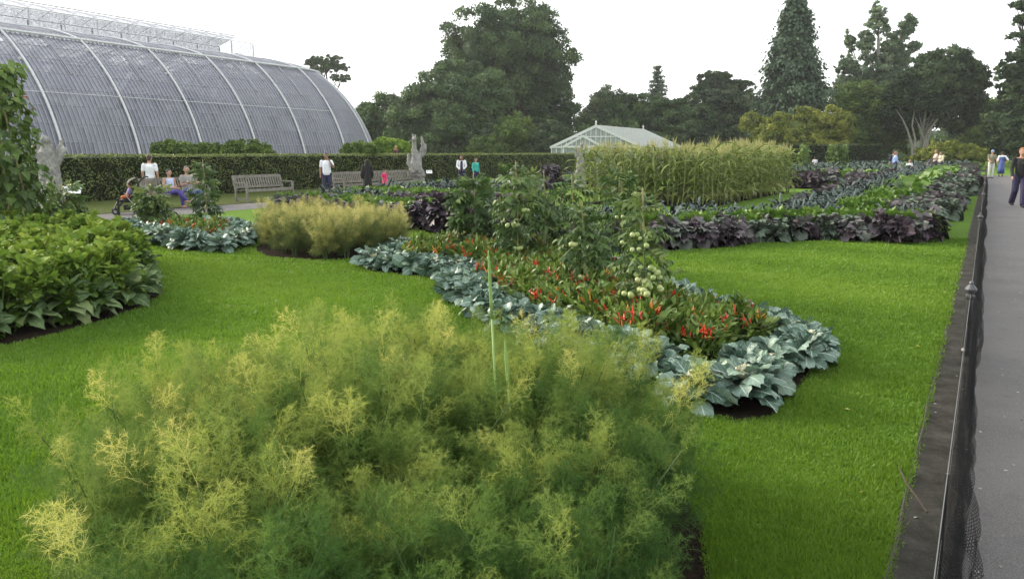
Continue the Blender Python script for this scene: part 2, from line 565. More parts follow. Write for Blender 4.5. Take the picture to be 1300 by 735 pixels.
mb = MB(); n = 240; P = np.stack([rng.uniform(-6, 8, n), rng.uniform(3, 16, n), rng.uniform(.014, .028, n)], 1); kp = ((P[:, :2] - edge_a) @ PN) < -.05
for b in beds: kp &= ~in_poly(P[:, :2], b)
P = P[kp]; n = len(P); lv = np.array([(0, 0, 0), (.3, .5, .1), (0, 1, 0), (-.3, .5, .1)])
put(mb, (lv, np.array([[0, 1, 2, 3]]), np.full((4, 2), .5)), frames(rnd_dirs(n) * np.array([1, 1, .1]), norm(np.array([0, 0, 1.0]) + rng.normal(0, .3, (n, 3)))), P, rng.uniform(.02, .045, n), rng.random(n))
tag(mb.build('fallen_leaf_scatter', leafmat('yellowed_leaf', [(.10, .07, .02), (.30, .27, .05), (.42, .38, .12)], .7, .2, .2, rand=0)), 'small yellowed leaves and clippings dotted over the mown lawn', 'leaf litter', kind='stuff')

# ------------------------------------------------------------------ hedges
def card(n_, w_=1.0):
    v = np.array([(0, 0, 0), (.36 * w_, .45, .07), (0, 1, 0), (-.36 * w_, .45, .07)]); return v, np.array([[0, 1, 2, 3]]), np.array([(.5, 0, 0), (1, .5, 0), (.5, 1, 0), (0, .5, 0)])
CARD = card(1)

def hedge(p0, d, n_, L, W, Hh, label, mats, dens=260, leaf=.07, name='hedge', z0=0.0, group=None):
    p0 = np.asarray(p0); root = empty(name, (p0[0], p0[1], z0))
    tag(root, label, 'hedge', group)
    R3 = np.array([[d[0], n_[0], 0], [d[1], n_[1], 0], [0, 0, 1.0]])
    # woody dark core
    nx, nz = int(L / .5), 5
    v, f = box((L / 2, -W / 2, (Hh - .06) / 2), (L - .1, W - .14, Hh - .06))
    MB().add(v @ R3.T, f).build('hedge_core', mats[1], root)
    mb = MB()
    faces = [('f', L, Hh), ('b', L, Hh), ('t', L, W), ('e0', W, Hh), ('e1', W, Hh)]
    for k, a, b in faces:
        m = int(a * b * dens * (.5 if k == 'b' else 1.3 if k == 't' else 1))
        u = rng.random(m) * a; v_ = rng.random(m) * b
        bmp = .05 * np.sin(u * 1.7 + 3 * np.sin(v_ * 2.2)) * np.sin(v_ * 3.1 + u) + rng.normal(0, .03, m)
        if k == 'f': P = np.stack([u, bmp, v_], 1); nn = [0, 1, .15]
        elif k == 'b': P = np.stack([u, -W - bmp, v_], 1); nn = [0, -1, .15]
        elif k == 't': P = np.stack([u, -v_, Hh + bmp * .45], 1); nn = [0, 0, 1]
        elif k == 'e0': P = np.stack([-bmp, -u, v_], 1); nn = [-1, 0, .1]
        else: P = np.stack([L + bmp, -u, v_], 1); nn = [1, 0, .1]
        N_ = norm(np.array(nn) + rng.normal(0, .55, (m, 3)))
        D_ = norm(rng.normal(0, 1, (m, 3)) + np.array([0, 0, .5]))
        M = frames(D_, N_)
        clump = .45 + .2 * np.sin(u * 4.3 + 2 * np.sin(v_ * 5)) + rng.normal(0, .2, m) + (.28 if k == 't' else 0)  # top leaves lighter: the light on the hedge top is in their colour
        put(mb, CARD, np.einsum('ij,njk->nik', R3, M), P @ R3.T, leaf * rng.uniform(.6, 1.3, m), np.clip(clump, 0, 1))
    mb.build('hedge_foliage', mats[0], root)
    return root

M_hedge = leafmat('hedge_leaf', [(.048, .070, .018), (.105, .140, .034), (.19, .235, .06)], .5, .2, .35, rand=0, nscale=3)
M_hedge2 = leafmat('yew_leaf', [(.012, .024, .008), (.022, .040, .012), (.050, .075, .022)], .6, .12, .25, rand=0, nscale=3)
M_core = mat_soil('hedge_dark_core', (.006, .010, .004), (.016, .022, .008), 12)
hedge(hedge_a - HD * 16, HD, HN, 65, 1.1, 1.62, 'long clipped green hedge behind the wooden benches and the hedge walk', (M_hedge, M_core), 300, .075)
# further hedges
q = G(600, 214)[:2]
hedge(q, norm(np.array([1.0, .12])), norm(np.array([.12, -1.0])), 12, 1.4, 1.75, 'clipped hedge crossing behind the long hedge in front of the small white glasshouse', (M_hedge2, M_core), 120, .13)
q = at(996, 205, 72)[:2]
hedge(q, np.array([1.0, 0]), np.array([0, -1.0]), 8.6, 2.5, 2.25, 'tall square dark hedge block beyond the bean columns', (M_hedge2, M_core), 170, .13)

# ------------------------------------------------------------------ the great curved glasshouse
def mat_bigglass():
    t = NT('grey_pane_glass'); tc = t.n('TexCoord'); g = t.n('NewGeometry')
    n = t.noise(.8, 5, tc.outputs['Object'], .6); n2 = t.noise(4.5, 4, tc.outputs['Object'], .7)
    at_ = t.n('Attribute', _attribute_name='lc'); sp = t.n('SeparateXYZ'); t.l(at_.outputs['Vector'], sp.inputs[0])
    col = t.ramp(n, [(.3, (.145, .150, .200)), (.7, (.215, .222, .275))])
    col = t.mixc(t.math('MULTIPLY', sp.outputs[2], .35), col, (.12, .12, .16))
    d = t.n('BsdfPrincipled', Roughness=.28); t.l(col, d.inputs['Base Color']); d.inputs['Specular IOR Level'].default_value = .45
    tr = t.n('BsdfTransparent'); tr.inputs[0].default_value = (.93, .94, .97, 1)
    mx = t.n('MixShader'); 
    # opacity differs by pane; clearer panes at the top imitate bright sky glare
    fac = t.ramp(t.math('ADD', t.math('MULTIPLY', n2, .6), t.math('MULTIPLY', sp.outputs[2], .4)), [(.28, (.92, .92, .92)), (.62, (.82, .82, .82)), (.95, (.35, .35, .35))])
    t.l(fac, mx.inputs[0]); t.l(tr.outputs[0], mx.inputs[1]); t.l(d.outputs[0], mx.inputs[2])
    return t.done(mx.outputs[0])
M_bigglass = mat_bigglass()
M_rib = plain('white_iron', (.62, .63, .66), .5, (.45, .46, .48))
M_bar = plain('grey_glazing_bar', (.33, .335, .38), .5, (.25, .255, .30))
M_stone = plain('portland_stone', (.36, .35, .33), .85, (.22, .21, .20), 5, bump=.4)

K = 1.07                                    # metres per layout unit of the glasshouse
AX = HD                                     # its long axis runs with the hedge
AN = HN
EC = np.array([-25.3, 76.0]) * K            # centre of the rounded end, on the long axis
RR, CZ = 12.66 * K, -1.3 * K                # section: part of a circle
TH0 = math.asin(-CZ / RR); THP = math.asin((9 * K - CZ) / RR); THT = R(80)
def sec(th, off=0.0):                       # distance from the axis, height
    z = CZ + (RR + off) * math.sin(th); zp = CZ + (RR + off) * math.sin(THP)
    return (RR + off) * math.cos(th), (z if th <= THP else zp + (z - zp) * .55)
BAY = 5.12 * K
NB = 11
ph = empty('glasshouse', (EC[0], EC[1], 0)); tag(ph, 'huge curved Victorian glasshouse with white iron ribs and grey panes above the hedge', 'glasshouse')

def wpos(s, r, z, side=1):                  # barrel: s along the axis from the end centre
    p = AX * s + AN * r * side
    return (p[0], p[1], z)
def apos(al, r, z):                         # rounded end: al from the near side (AN) round to the far side
    p = AN * math.cos(al) * r + AX * math.sin(al) * r
    return (p[0], p[1], z)

def glass_bay(fn, a0, a1, th0, th1, nb, nth, name='glass_bay', bw=.045):
    mb = MB(); ths = np.linspace(th0, th1, nth + 1)
    # panes, each a little different
    for j in range(nth):
        for i in range(nb):
            u0 = a0 + (a1 - a0) * i / nb; u1 = a0 + (a1 - a0) * (i + 1) / nb
            v = [fn(u0, *sec(ths[j], -.02)), fn(u1, *sec(ths[j], -.02)), fn(u1, *sec(ths[j + 1], -.02)), fn(u0, *sec(ths[j + 1], -.02))]
            lr = random.random() ** 1.5 + max(0, (ths[j] - R(38)) / R(34)) * random.uniform(.7, 1.3)
            mb.add(v, [(0, 1, 2, 3)], [[.5, .5, lr]] * 4, 0)
    # glazing bars
    for i in range(nb + 1):
        u = a0 + (a1 - a0) * i / nb
        pts = [fn(u, *sec(t, .02)) for t in np.linspace(th0, th1, nth * 2 + 1)]
        mb.add(*tube(pts, bw / 2 * 1.2, 4, False), mat=1)
    for j in range(1, nth):
        pts = [fn(a0 + (a1 - a0) * i / 4, *sec(ths[j], .0)) for i in range(5)]
        mb.add(*tube(pts, .016, 4, False), mat=1)
    return mb.build(name, (M_bigglass, M_bar), ph)

for side in (1, -1):
    for b in range(NB):
        s1 = -b * BAY; s0 = s1 - BAY
        glass_bay(lambda s, r, z: wpos(s, r, z, side), s0, s1, TH0, THP, 17 if side == 1 else 6, 9)
        glass_bay(lambda s, r, z: wpos(s, r, z, side), s0, s1, THP, THT, 17 if side == 1 else 6, 3, 'roof_glass_bay')
    for b in range(NB + 1):
        pts = [wpos(-b * BAY, *sec(t, .10), side) for t in np.linspace(TH0, THT, 24)]
        MB().add(*tube(pts, .085, 6)).build('rib', M_rib, ph)
        if b < NB:
            pts = [wpos(-(b + .5) * BAY, *sec(t, .05), side) for t in np.linspace(R(38), THT, 12)]
            MB().add(*tube(pts, .05, 5)).build('half_rib', M_bar, ph)
        x = MB().add(*lathe([(.28, 0), (.28, .35), (.17, .5), (.17, 1.1)], 10, wpos(-b * BAY, sec(TH0)[0] + .12, 0, side)))
        x.build('rib_foot', M_rib, ph)
    for th, rr_, nm in ((THP, .10, 'purlin'), (THT, .07, 'eaves_rail'), (R(31), .02, 'tie_rail')):
        pts = [wpos(s, *sec(th, .14), side) for s in (-NB * BAY, 0)]
        MB().add(*tube(pts, rr_, 6)).build(nm, M_rib, ph)
NA = 8
for b in range(NA):
    a0, a1 = b * math.pi / NA, (b + 1) * math.pi / NA
    glass_bay(apos, a0, a1, TH0, THP, 17 if b < 6 else 6, 9)
    glass_bay(apos, a0, a1, THP, THT, 9, 3, 'roof_glass_bay')
    if b: 
        MB().add(*tube([apos(a0, *sec(t, .10)) for t in np.linspace(TH0, THT, 24)], .085, 6)).build('rib', M_rib, ph)
for th, rr_, nm in ((THP, .10, 'purlin'), (THT, .07, 'eaves_rail')):
    MB().add(*tube([apos(a, *sec(th, .14)) for a in np.linspace(0, math.pi, 40)], rr_, 6)).build(nm, M_rib, ph)
# stone base
pl = [AN * (RR + .25) + AX * s for s in (-NB * BAY, 0)] + [AN * math.cos(a) * (RR + .25) + AX * math.sin(a) * (RR + .25) for a in np.linspace(0, math.pi, 30)] + [-AN * (RR + .25) - AX * NB * BAY]
mb = MB()
for i in range(len(pl) - 1):
    a, b = pl[i], pl[i + 1]; 
    if np.linalg.norm(b - a) > .01: mb.add(*bar((a[0], a[1], .35), (b[0], b[1], .35), .5, .7))
mb.build('base_wall', M_stone, ph)
# lantern with its glass walls along the top
rt, zt = sec(THT)
lw = rt - .05; lz0, lz1 = zt - .05, zt + 1.35
for side in (1, -1):
    for i in range(NB * 2 + 1):
        s = -i * BAY / 2
        MB().add(*bar(wpos(s, lw, lz0, side), wpos(s, lw, lz1, side), .09)).build('lantern_post', M_rib, ph)
    v = [wpos(-NB * BAY, lw - .03, lz0, side), wpos(0, lw - .03, lz0, side), wpos(0, lw - .03, lz1, side), wpos(-NB * BAY, lw - .03, lz1, side)]
    MB().add(v, [(0, 1, 2, 3)], [[.5, .5, 1.3]] * 4).build('lantern_glass', M_bigglass, ph)
    MB().add(*bar(wpos(-NB * BAY, lw, lz1 + .06, side), wpos(0, lw, lz1 + .06, side), .08, .07)).build('lantern_rail', M_rib, ph)
    v = [wpos(-NB * BAY, lw + .1, lz1 + .13, side), wpos(0, lw + .1, lz1 + .13, side), wpos(0, 0, lz1 + .85, side), wpos(-NB * BAY, 0, lz1 + .85, side)]
    m2 = MB().add(v, [(0, 1, 2, 3)], [[.5, .5, 1.3]] * 4)
    for i in range(NB * 3 + 1):
        s = -i * BAY / 3; m2.add(*bar(wpos(s, lw + .1, lz1 + .15, side), wpos(s, .02, lz1 + .87, side), .025), mat=1)
    m2.build('lantern_roof', (M_bigglass, M_bar), ph)
MB().add(*tube([wpos(-NB * BAY, 0, lz1 + .95), wpos(0, 0, lz1 + .95)], .06, 6)).build('ridge_rail', M_rib, ph)
v = [apos(a, rt, zt + .02) for a in np.linspace(0, math.pi, 16)]
MB().add(v + [apos(0, 0, zt + .7)], [(i, i + 1, 16) for i in range(15)], [[.5, .5, 1.2]] * 17).build('end_roof', M_bigglass, ph)

# the palms and big leaves inside, dim through the glass
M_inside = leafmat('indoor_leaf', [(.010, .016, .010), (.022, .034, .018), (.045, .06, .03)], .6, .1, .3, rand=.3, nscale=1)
def scatter_crown(mb, c, r, n, leaf, nsub=26, up=.35, fill=.55, lrb=0.0, flat=1.0, asp=1.0, droop=0.0):
    """leaf clumps spread over and inside an ellipsoid"""
    c = np.array(c, float); r = np.array(r, float)
    sd_ = rnd_dirs(nsub); sd_[:, 2] = sd_[:, 2] * .85 + up * .4; sd_ = norm(sd_)
    rad = rng.uniform(fill, 1.0, nsub)
    sc = c + sd_ * r * rad[:, None]
    sr = r.min() * rng.uniform(.14, .34, nsub)
    per = rng.multinomial(n, (sr ** 2) / (sr ** 2).sum())
    idx = np.repeat(np.arange(nsub), per); m = len(idx)
    dd = rnd_dirs(m) + sd_[idx] * .5 + np.array([0, 0, .25]); dd = norm(dd)
    P = sc[idx] + dd * (sr[idx] * rng.uniform(.45, 1.08, m))[:, None] * np.array([1.15, 1.15, .75 * flat])
    N_ = norm(dd + rng.normal(0, .45, (m, 3)))
    D_ = norm(rng.normal(0, 1, (m, 3)) + np.array([0, 0, -droop]))
    sub = rng.uniform(-.32, .32, nsub)
    lr = np.clip(.42 + lrb + sub[idx] + rng.normal(0, .13, m), 0, 1)
    S = leaf * rng.uniform(.6, 1.4, m)
    put(mb, CARD if asp == 1 else card(asp), frames(D_, N_), P, S * .8, lr)

for i in range(26):
    s = -rng.uniform(0, NB * BAY); rr_ = rng.uniform(-.62, .62) * RR
    hgt = rng.uniform(3.5, 8.2) * (1 - .35 * abs(rr_) / RR)
    b = wpos(s, rr_, 0)
    o = empty('indoor_palm', (EC[0] + b[0], EC[1] + b[1], 0)); tag(o, 'dim dark palm growing inside the huge curved glasshouse', 'palm tree', 'palms inside the curved glasshouse')
    MB().add(*tube([(0, 0, 0), (.1, 0, hgt * .5), (.0, .1, hgt)], [.22, .17, .12], 7)).build('trunk', M_core, o)
    mb = MB()
    m = 22
    for k in range(m):
        a = k * 2.4; el = rng.uniform(.1, 1.1); L = rng.uniform(1.8, 2.8)
        t_ = np.linspace(0, 1, 7)
        x = np.cos(el) * L * t_; z = hgt + np.sin(el) * L * t_ - 1.5 * t_ ** 2
        P = np.stack([np.cos(a) * x, np.sin(a) * x, z], 1)
        for q in range(1, 7):
            nl = 5
            T = np.repeat(P[q][None], nl * 2, 0) - (P[q] - P[q - 1]) * rng.random((nl * 2, 1))
            side = np.array([-np.sin(a), np.cos(a), 0]) * np.array([1, -1] * nl)[:, None]
            D_ = norm(side + np.array([0, 0, -.5]) + rng.normal(0, .2, (nl * 2, 3)))
            put(mb, CARD, frames(D_, np.tile([0, 0, 1.0], (nl * 2, 1)) + rng.normal(0, .2, (nl * 2, 3))), T, .75, .5)
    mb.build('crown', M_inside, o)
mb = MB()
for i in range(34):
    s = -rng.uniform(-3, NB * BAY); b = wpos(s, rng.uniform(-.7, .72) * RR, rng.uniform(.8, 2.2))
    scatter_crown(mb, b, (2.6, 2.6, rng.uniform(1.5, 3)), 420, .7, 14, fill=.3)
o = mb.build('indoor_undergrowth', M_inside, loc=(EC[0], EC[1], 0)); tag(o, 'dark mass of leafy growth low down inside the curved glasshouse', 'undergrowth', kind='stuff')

# ------------------------------------------------------------------ small white gabled glasshouse
def mat_clear():
    t = NT('clear_glass'); tc = t.n('TexCoord')
    d = t.n('BsdfPrincipled', Roughness=.12); d.inputs['Base Color'].default_value = (.34, .38, .38, 1)
    tr = t.n('BsdfTransparent'); tr.inputs[0].default_value = (.9, .93, .92, 1)
    mx = t.n('MixShader')
    t.l(t.ramp(t.noise(1.3, 3, tc.outputs['Object']), [(.3, (.38, .38, .38)), (.7, (.62, .62, .62))]), mx.inputs[0])
    t.l(tr.outputs[0], mx.inputs[1]); t.l(d.outputs[0], mx.inputs[2]); return t.done(mx.outputs[0])
M_clear = mat_clear(); M_wht = plain('white_paint', (.66, .67, .66), .5, (.5, .51, .50))
gY = 78.0
gl = at(700, 187, gY); ap_ = at(756, 161, gY + 0.5)
gw = (ap_[0] - gl[0]) * 2; ez = gl[2]; rz_ = ap_[2]
ga = empty('white_glasshouse', (ap_[0], gY, 0), R(-7)); tag(ga, 'small white framed gabled glasshouse with a porch beyond the hedge', 'glasshouse')
GL = 14.0; sk = 0.36                       # depth of the house, its drift to the east
hw = gw / 2
def gp(x, y, z): return (x + sk * y, y, z)
def frame_bar(nm, p, q, w_=.14): MB().add(*bar(gp(*p), gp(*q), w_)).build(nm, M_wht, ga)
for yy in (0, GL):
    for sx in (-1, 1): frame_bar('gable_board', (sx * hw * 1.03, yy, ez - .05), (0, yy, rz_ + .03), .24)
    frame_bar('tie_beam', (-hw, yy, ez), (hw, yy, ez), .16)
    MB().add(*lathe([(.05, 0), (.09, .12), (.04, .2), (.10, .3), (.01, .5)], 8, gp(0, yy, rz_ + .08))).build('finial', M_wht, ga)
frame_bar('ridge', (0, 0, rz_ + .05), (0, GL, rz_ + .05), .16)
for sx in (-1, 1):
    frame_bar('gutter', (sx * hw, 0, ez), (sx * hw, GL, ez), .16)
    m2 = MB(); m2.add([gp(sx * hw, 0, ez), gp(sx * hw, GL, ez), gp(0, GL, rz_), gp(0, 0, rz_)], [(0, 1, 2, 3)], mat=0)
    for i in range(1, 28): m2.add(*bar(gp(sx * hw, GL * i / 28, ez + .03), gp(0, GL * i / 28, rz_ + .03), .05), mat=1)
    m2.build('roof_glass', (M_clear, M_wht), ga)
    m2 = MB(); m2.add([gp(sx * hw, 0, 0), gp(sx * hw, GL, 0), gp(sx * hw, GL, ez), gp(sx * hw, 0, ez)], [(0, 1, 2, 3)], mat=0)
    for i in range(0, 15): m2.add(*bar(gp(sx * hw, GL * i / 14, 0), gp(sx * hw, GL * i / 14, ez), .07), mat=1)
    m2.build('side_glass', (M_clear, M_wht), ga)
m2 = MB(); m2.add([gp(-hw, 0.02, 0), gp(hw, 0.02, 0), gp(hw, 0.02, ez), gp(0, 0.02, rz_), gp(-hw, 0.02, ez)], [(0, 1, 2, 3, 4)], mat=0)
for i in range(1, 18):
    x = -hw + gw * i / 18; zz = ez + (rz_ - ez) * (1 - abs(x) / hw)
    m2.add(*bar(gp(x, 0, 0), gp(x, 0, zz), .06), mat=1)
m2.add(*bar(gp(-hw * .45, -.01, ez + (rz_ - ez) * .5), gp(hw * .45, -.01, ez + (rz_ - ez) * .5), .09), mat=1)
m2.build('gable_glass', (M_clear, M_wht), ga)
# porch
px0 = (at(717, 187, gY)[0] - ap_[0]); px1 = (at(765, 187, gY)[0] - ap_[0]); pm = (px0 + px1) / 2; pz = at(741, 173, gY - 2)[2]
for yy in (-2.4,):
    for a_, b_ in ((px0, pm), (px1, pm)): MB().add(*bar((a_, yy, ez), (b_, yy, pz), .2)).build('porch_gable_board', M_wht, ga)
    MB().add(*bar((px0, yy, ez), (px1, yy, ez), .16)).build('porch_beam', M_wht, ga)
    for x in (px0, pm - .55, pm + .55, px1): MB().add(*bar((x, yy, 0), (x, yy, ez), .16)).build('porch_post', M_wht, ga)
m2 = MB(); m2.add([(px0, -2.38, 0), (px1, -2.38, 0), (px1, -2.38, ez), (pm, -2.38, pz), (px0, -2.38, ez)], [(0, 1, 2, 3, 4)], mat=0)
for i in range(1, 9):
    x = px0 + (px1 - px0) * i / 9; m2.add(*bar((x, -2.4, ez), (x, -2.4, ez + (pz - ez) * (1 - abs(x - pm) / (pm - px0))), .05), mat=1)
m2.build('porch_glass', (M_clear, M_wht), ga)
for a_ in (px0, px1):
    MB().add([(a_, -2.4, ez), (a_, 0, ez), (pm, 0, pz), (pm, -2.4, pz)], [(0, 1, 2, 3)]).build('porch_roof', M_clear, ga)
    MB().add([(a_, -2.4, 0), (a_, 0, 0), (a_, 0, ez), (a_, -2.4, ez)], [(0, 1, 2, 3)]).build('porch_side', M_clear, ga)
m2 = MB().add(*box((pm - .26, -2.44, 1.05), (.5, .05, 2.1)), mat=1).add(*box((pm + .26, -2.44, 1.05), (.5, .05, 2.1)), mat=1)
for x in (pm - .26, pm + .26): m2.add(*box((x, -2.475, 1.2), (.34, .012, 1.5)), mat=0)
m2.build('door', (M_clear, M_wht), ga)

# ------------------------------------------------------------------ trees
BARK = plain('dark_bark', (.045, .036, .028), .9, (.02, .016, .012), 3)
BARKW = plain('pale_bark', (.34, .32, .28), .8, (.20, .19, .16), 3)
TM = {
 'dark': leafmat('dark_crown', [(0.028, 0.057, 0.021), (0.061, 0.109, 0.035), (0.116, 0.176, 0.051)], .6, .15, .25, rand=.1, nscale=.25),
 'deep': leafmat('deep_crown', [(0.023, 0.044, 0.019), (0.047, 0.082, 0.032), (0.089, 0.131, 0.046)], .6, .12, .25, rand=.1, nscale=.25),
 'mid': leafmat('mid_crown', [(0.056, 0.099, 0.021), (0.108, 0.171, 0.035), (0.182, 0.252, 0.051)], .6, .2, .25, rand=.1, nscale=.25),
 'olive': leafmat('olive_crown', [(0.093, 0.127, 0.021), (0.186, 0.215, 0.035), (0.291, 0.297, 0.051)], .6, .2, .2, rand=.1, nscale=.25),
 'bluish': leafmat('needle_crown', [(0.023, 0.048, 0.027), (0.052, 0.092, 0.051), (0.098, 0.146, 0.078)], .6, .1, .25, rand=.1, nscale=.25),
 'grey': leafmat('silver_crown', [(0.084, 0.136, 0.074), (0.164, 0.230, 0.126), (0.269, 0.328, 0.184)], .6, .25, .25, rand=.1, nscale=.25),
 'light': leafmat('light_crown', [(0.093, 0.176, 0.021), (0.176, 0.286, 0.032), (0.281, 0.384, 0.051)], .55, .25, .25, rand=.1, nscale=.25),
}

def tree(label, Y, blobs, mat, leaf=.34, n=26000, cat='tree', name='broadleaf_tree', trunk=None, tr=.5, bark=None, group=None, up=.35, flat=1.0, sub=1.0, fill=.55, asp=1.0, droop=0, limbs=True, core=.5, depth=.9):
    """blobs are (px, py, half width px, half height px[, extra distance]) read at distance Y"""
    W = []
    for b in blobs:
        dy = b[4] if len(b) > 4 else 0
        c = at(b[0], b[1], Y + dy); k = (Y + dy) / F_PX
        W.append((c, np.array([b[2] * k, min(b[2], b[3] * 1.3) * k * depth, b[3] * k])))
    cx = trunk if trunk is not None else float(np.average([c[0] for c, r in W], weights=[r[0] for c, r in W]))
    if trunk is not None: cx = at(trunk, 195, Y)[0]
    root = empty(name, (cx, Y, 0)); tag(root, label, cat, group)
    base = np.array([cx, Y, 0])
    top = max(c[2] for c, r in W)
    hi = max(W, key=lambda t: t[0][2])[0] - base
    m = MB(); bark = bark or BARK
    m.add(*tube([(0, 0, -.1), (hi[0] * .1, hi[1] * .1, hi[2] * .3), (hi[0] * .6, hi[1] * .5, hi[2] * .75), hi], [tr * 1.25, tr, tr * .6, tr * .2], 9))
    m.build('trunk', bark, root)
    if limbs:
        m = MB()
        for c, r in W:
            e = c - base; s0 = hi * rng.uniform(.25, .45); s0[2] = min(s0[2], e[2] * .7)
            m.add(*tube([s0, s0 * .5 + e * .5 + np.array([0, 0, .3]), e + np.array([0, 0, r[2] * .3])], [tr * .45, tr * .3, tr * .1], 6))
            for q in range(4):
                tip = e + rnd_dirs(1)[0] * r * .75
                m.add(*tube([e * .8 + s0 * .2, tip], [tr * .2, tr * .05], 5))
        m.build('limb', bark, root)
    m = MB(); area = np.array([r[0] * r[2] for c, r in W]); area = area / area.sum()
    for (c, r), a_ in zip(W, area):
        nn = max(200, int(n * a_ * 1.9)); ns = max(12, int(60 * sub * (a_ * len(W)) ** .5 * (1 if len(W) > 4 else 1.6)))
        scatter_crown(m, c - base, r, nn, leaf, ns, up, fill, rng.uniform(-.08, .08), flat, asp, droop)
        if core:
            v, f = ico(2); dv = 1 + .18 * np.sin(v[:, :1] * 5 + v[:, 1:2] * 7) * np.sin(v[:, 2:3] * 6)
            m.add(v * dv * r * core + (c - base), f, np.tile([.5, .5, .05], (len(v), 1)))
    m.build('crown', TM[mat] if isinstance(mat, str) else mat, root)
    return root

def conifer(label, Y, px, top, base_py, half_px, mat, n_lv=26, leaf=.5, nb=9, droopy=.5, taper=1.0, r0=.1, name='conifer_tree', seed=0, low=.12, dense=26):
    g = np.random.default_rng(seed)
    T = at(px, top, Y); k = Y / F_PX; H_ = T[2]; Rm = half_px * k
    root = empty(name, (T[0], Y, 0)); tag(root, label, 'tree')
    MB().add(*tube([(0, 0, -.1), (0, 0, H_ * .5), (0, 0, H_)], [Rm * r0, Rm * r0 * .6, .05], 8)).build('trunk', BARK, root)
    mb = MB(); limb = MB(); zb = max(.6, at(px, base_py, Y)[2])
    for l in range(n_lv):
        f = l / (n_lv - 1); z = H_ - (H_ - zb) * f ** .95
        rad = Rm * (f ** taper) * g.uniform(.62, 1.18) + .25
        for b in range(nb):
            a = b * 2 * math.pi / nb + l * 1.1 + g.uniform(-.3, .3); L = rad * g.uniform(.55, 1.15)
            tip = np.array([math.cos(a) * L, math.sin(a) * L, -L * droopy * g.uniform(.3, .8) + L * .12])
            limb.add(*tube([(0, 0, z), tip * .6 + np.array([0, 0, z + L * .05]), tip + np.array([0, 0, z])], [.12, .07, .02], 4, False))
            m = int(dense * (1 + L / 1.5))
            t_ = g.random(m) ** .7
            P = tip[None] * t_[:, None]; P[:, 2] = P[:, 2] * t_ + z + .05 * L * np.sin(t_ * 3)
            sp = .13 * L + .15
            P += g.normal(0, 1, (m, 3)) * np.array([sp, sp, sp * .45]); P[:, 2] -= g.random(m) * droopy * .7
            D_ = norm(np.array([math.cos(a), math.sin(a), -.4 - droopy]) + g.normal(0, .5, (m, 3)))
            N_ = norm(np.array([math.cos(a) * .5, math.sin(a) * .5, .8]) + g.normal(0, .5, (m, 3)))
            put(mb, card(.75), frames(D_, N_), P, leaf * g.uniform(.6, 1.3, m), np.clip(.25 + .35 * t_ + g.normal(0, .15, m), 0, 1))
    limb.build('limb', BARK, root)
    mb.build('crown', TM[mat], root)
    return root

tree('tall domed dark tree rising highest behind the rounded shrubs and the white glasshouse', 112,
     [(655, 38, 50, 38, 2), (690, 70, 40, 44), (612, 62, 50, 50, -3), (645, 95, 70, 56, 3), (600, 90, 40, 40, 1), (697, 118, 36, 40, 2), (590, 120, 46, 45, 4), (650, 150, 70, 40, 5), (712, 150, 26, 30, 4), (575, 160, 40, 30, 4)],
     'dark', .42, 60000, trunk=655, tr=.9)
tree('broad rounded mid green tree below the tall domed tree', 100,
     [(560, 118, 46, 30), (532, 150, 42, 38), (585, 105, 36, 26, 3), (600, 135, 42, 38, -2), (570, 165, 50, 34, -4), (612, 175, 34, 26, -5), (625, 118, 30, 30, 0)],
     TM['dark'], .36, 36000, trunk=575, tr=.6)
tree('dark low tree mass just past the rounded end of the curved glasshouse', 108,
     [(490, 150, 36, 28), (515, 145, 30, 28, 3), (470, 165, 32, 32), (512, 172, 32, 28), (448, 158, 22, 24, 4), (500, 185, 44, 20, -3)], 'dark', .38, 20000, trunk=490, tr=.5)
tree('flat topped umbrella pine on the skyline behind the curved glasshouse', 150,
     [(412, 77, 25, 6), (400, 90, 14, 7), (428, 86, 18, 6), (432, 100, 15, 5), (410, 84, 18, 6), (395, 80, 11, 5)], 'dark', .32, 9000, name='umbrella_pine', trunk=424, tr=.35, flat=.6, core=.0, fill=.4)
tree('bright green round bush behind the hedge beside the stone beast', 62,
     [(492, 186, 20, 11), (478, 192, 16, 9), (508, 190, 15, 10)], 'light', .20, 9000, cat='bush', name='round_bush', trunk=492, tr=.12)
for k, (px, py, a, b_, lab) in enumerate([(654, 168, 26, 22, 'mid green pointed young tree in front of the dark trees'), (620, 186, 26, 12, 'low olive shrub below the dark trees beyond the hedge'),
                              (702, 178, 26, 22, 'round dark shrub beside the gable of the small white glasshouse')]):
    tree(lab, 92 - k, [(px, py, a, b_), (px - 8, py + 8, a * .8, b_ * .8), (px + 9, py + 6, a * .7, b_ * .8)], ['mid', 'mid', 'deep'][k], .28, 9000, cat='shrub' if k else 'tree', name='young_tree' if k == 0 else 'shrub', trunk=px, tr=.2)
tree('round nearly black tree between the domed tree and the long dark tree line', 125, [(775, 138, 27, 24), (758, 150, 20, 20), (795, 152, 24, 22)], 'deep', .40, 14000, trunk=776, tr=.5)
conifer('thin spiky conifer poking above the tree line over the white glasshouse', 140, 835, 85, 150, 26, 'bluish', 13, .4, 7, .3, 1.0, seed=3, dense=30)
tree('wide dense tree spreading behind the white glasshouse roof', 105, [(820, 148, 52, 26), (782, 168, 42, 26, -2), (850, 160, 50, 32, 2), (826, 178, 60, 24, -4), (800, 140, 28, 18)], 'dark', .36, 32000, trunk=822, tr=.6)
tree('dark broad tree behind the maize with an uneven flat top', 108, [(895, 145, 46, 26), (930, 150, 40, 34, 3), (880, 168, 55, 28, -3), (925, 180, 50, 24, -4), (955, 165, 30, 34)], 'deep', .38, 30000, trunk=900, tr=.6)
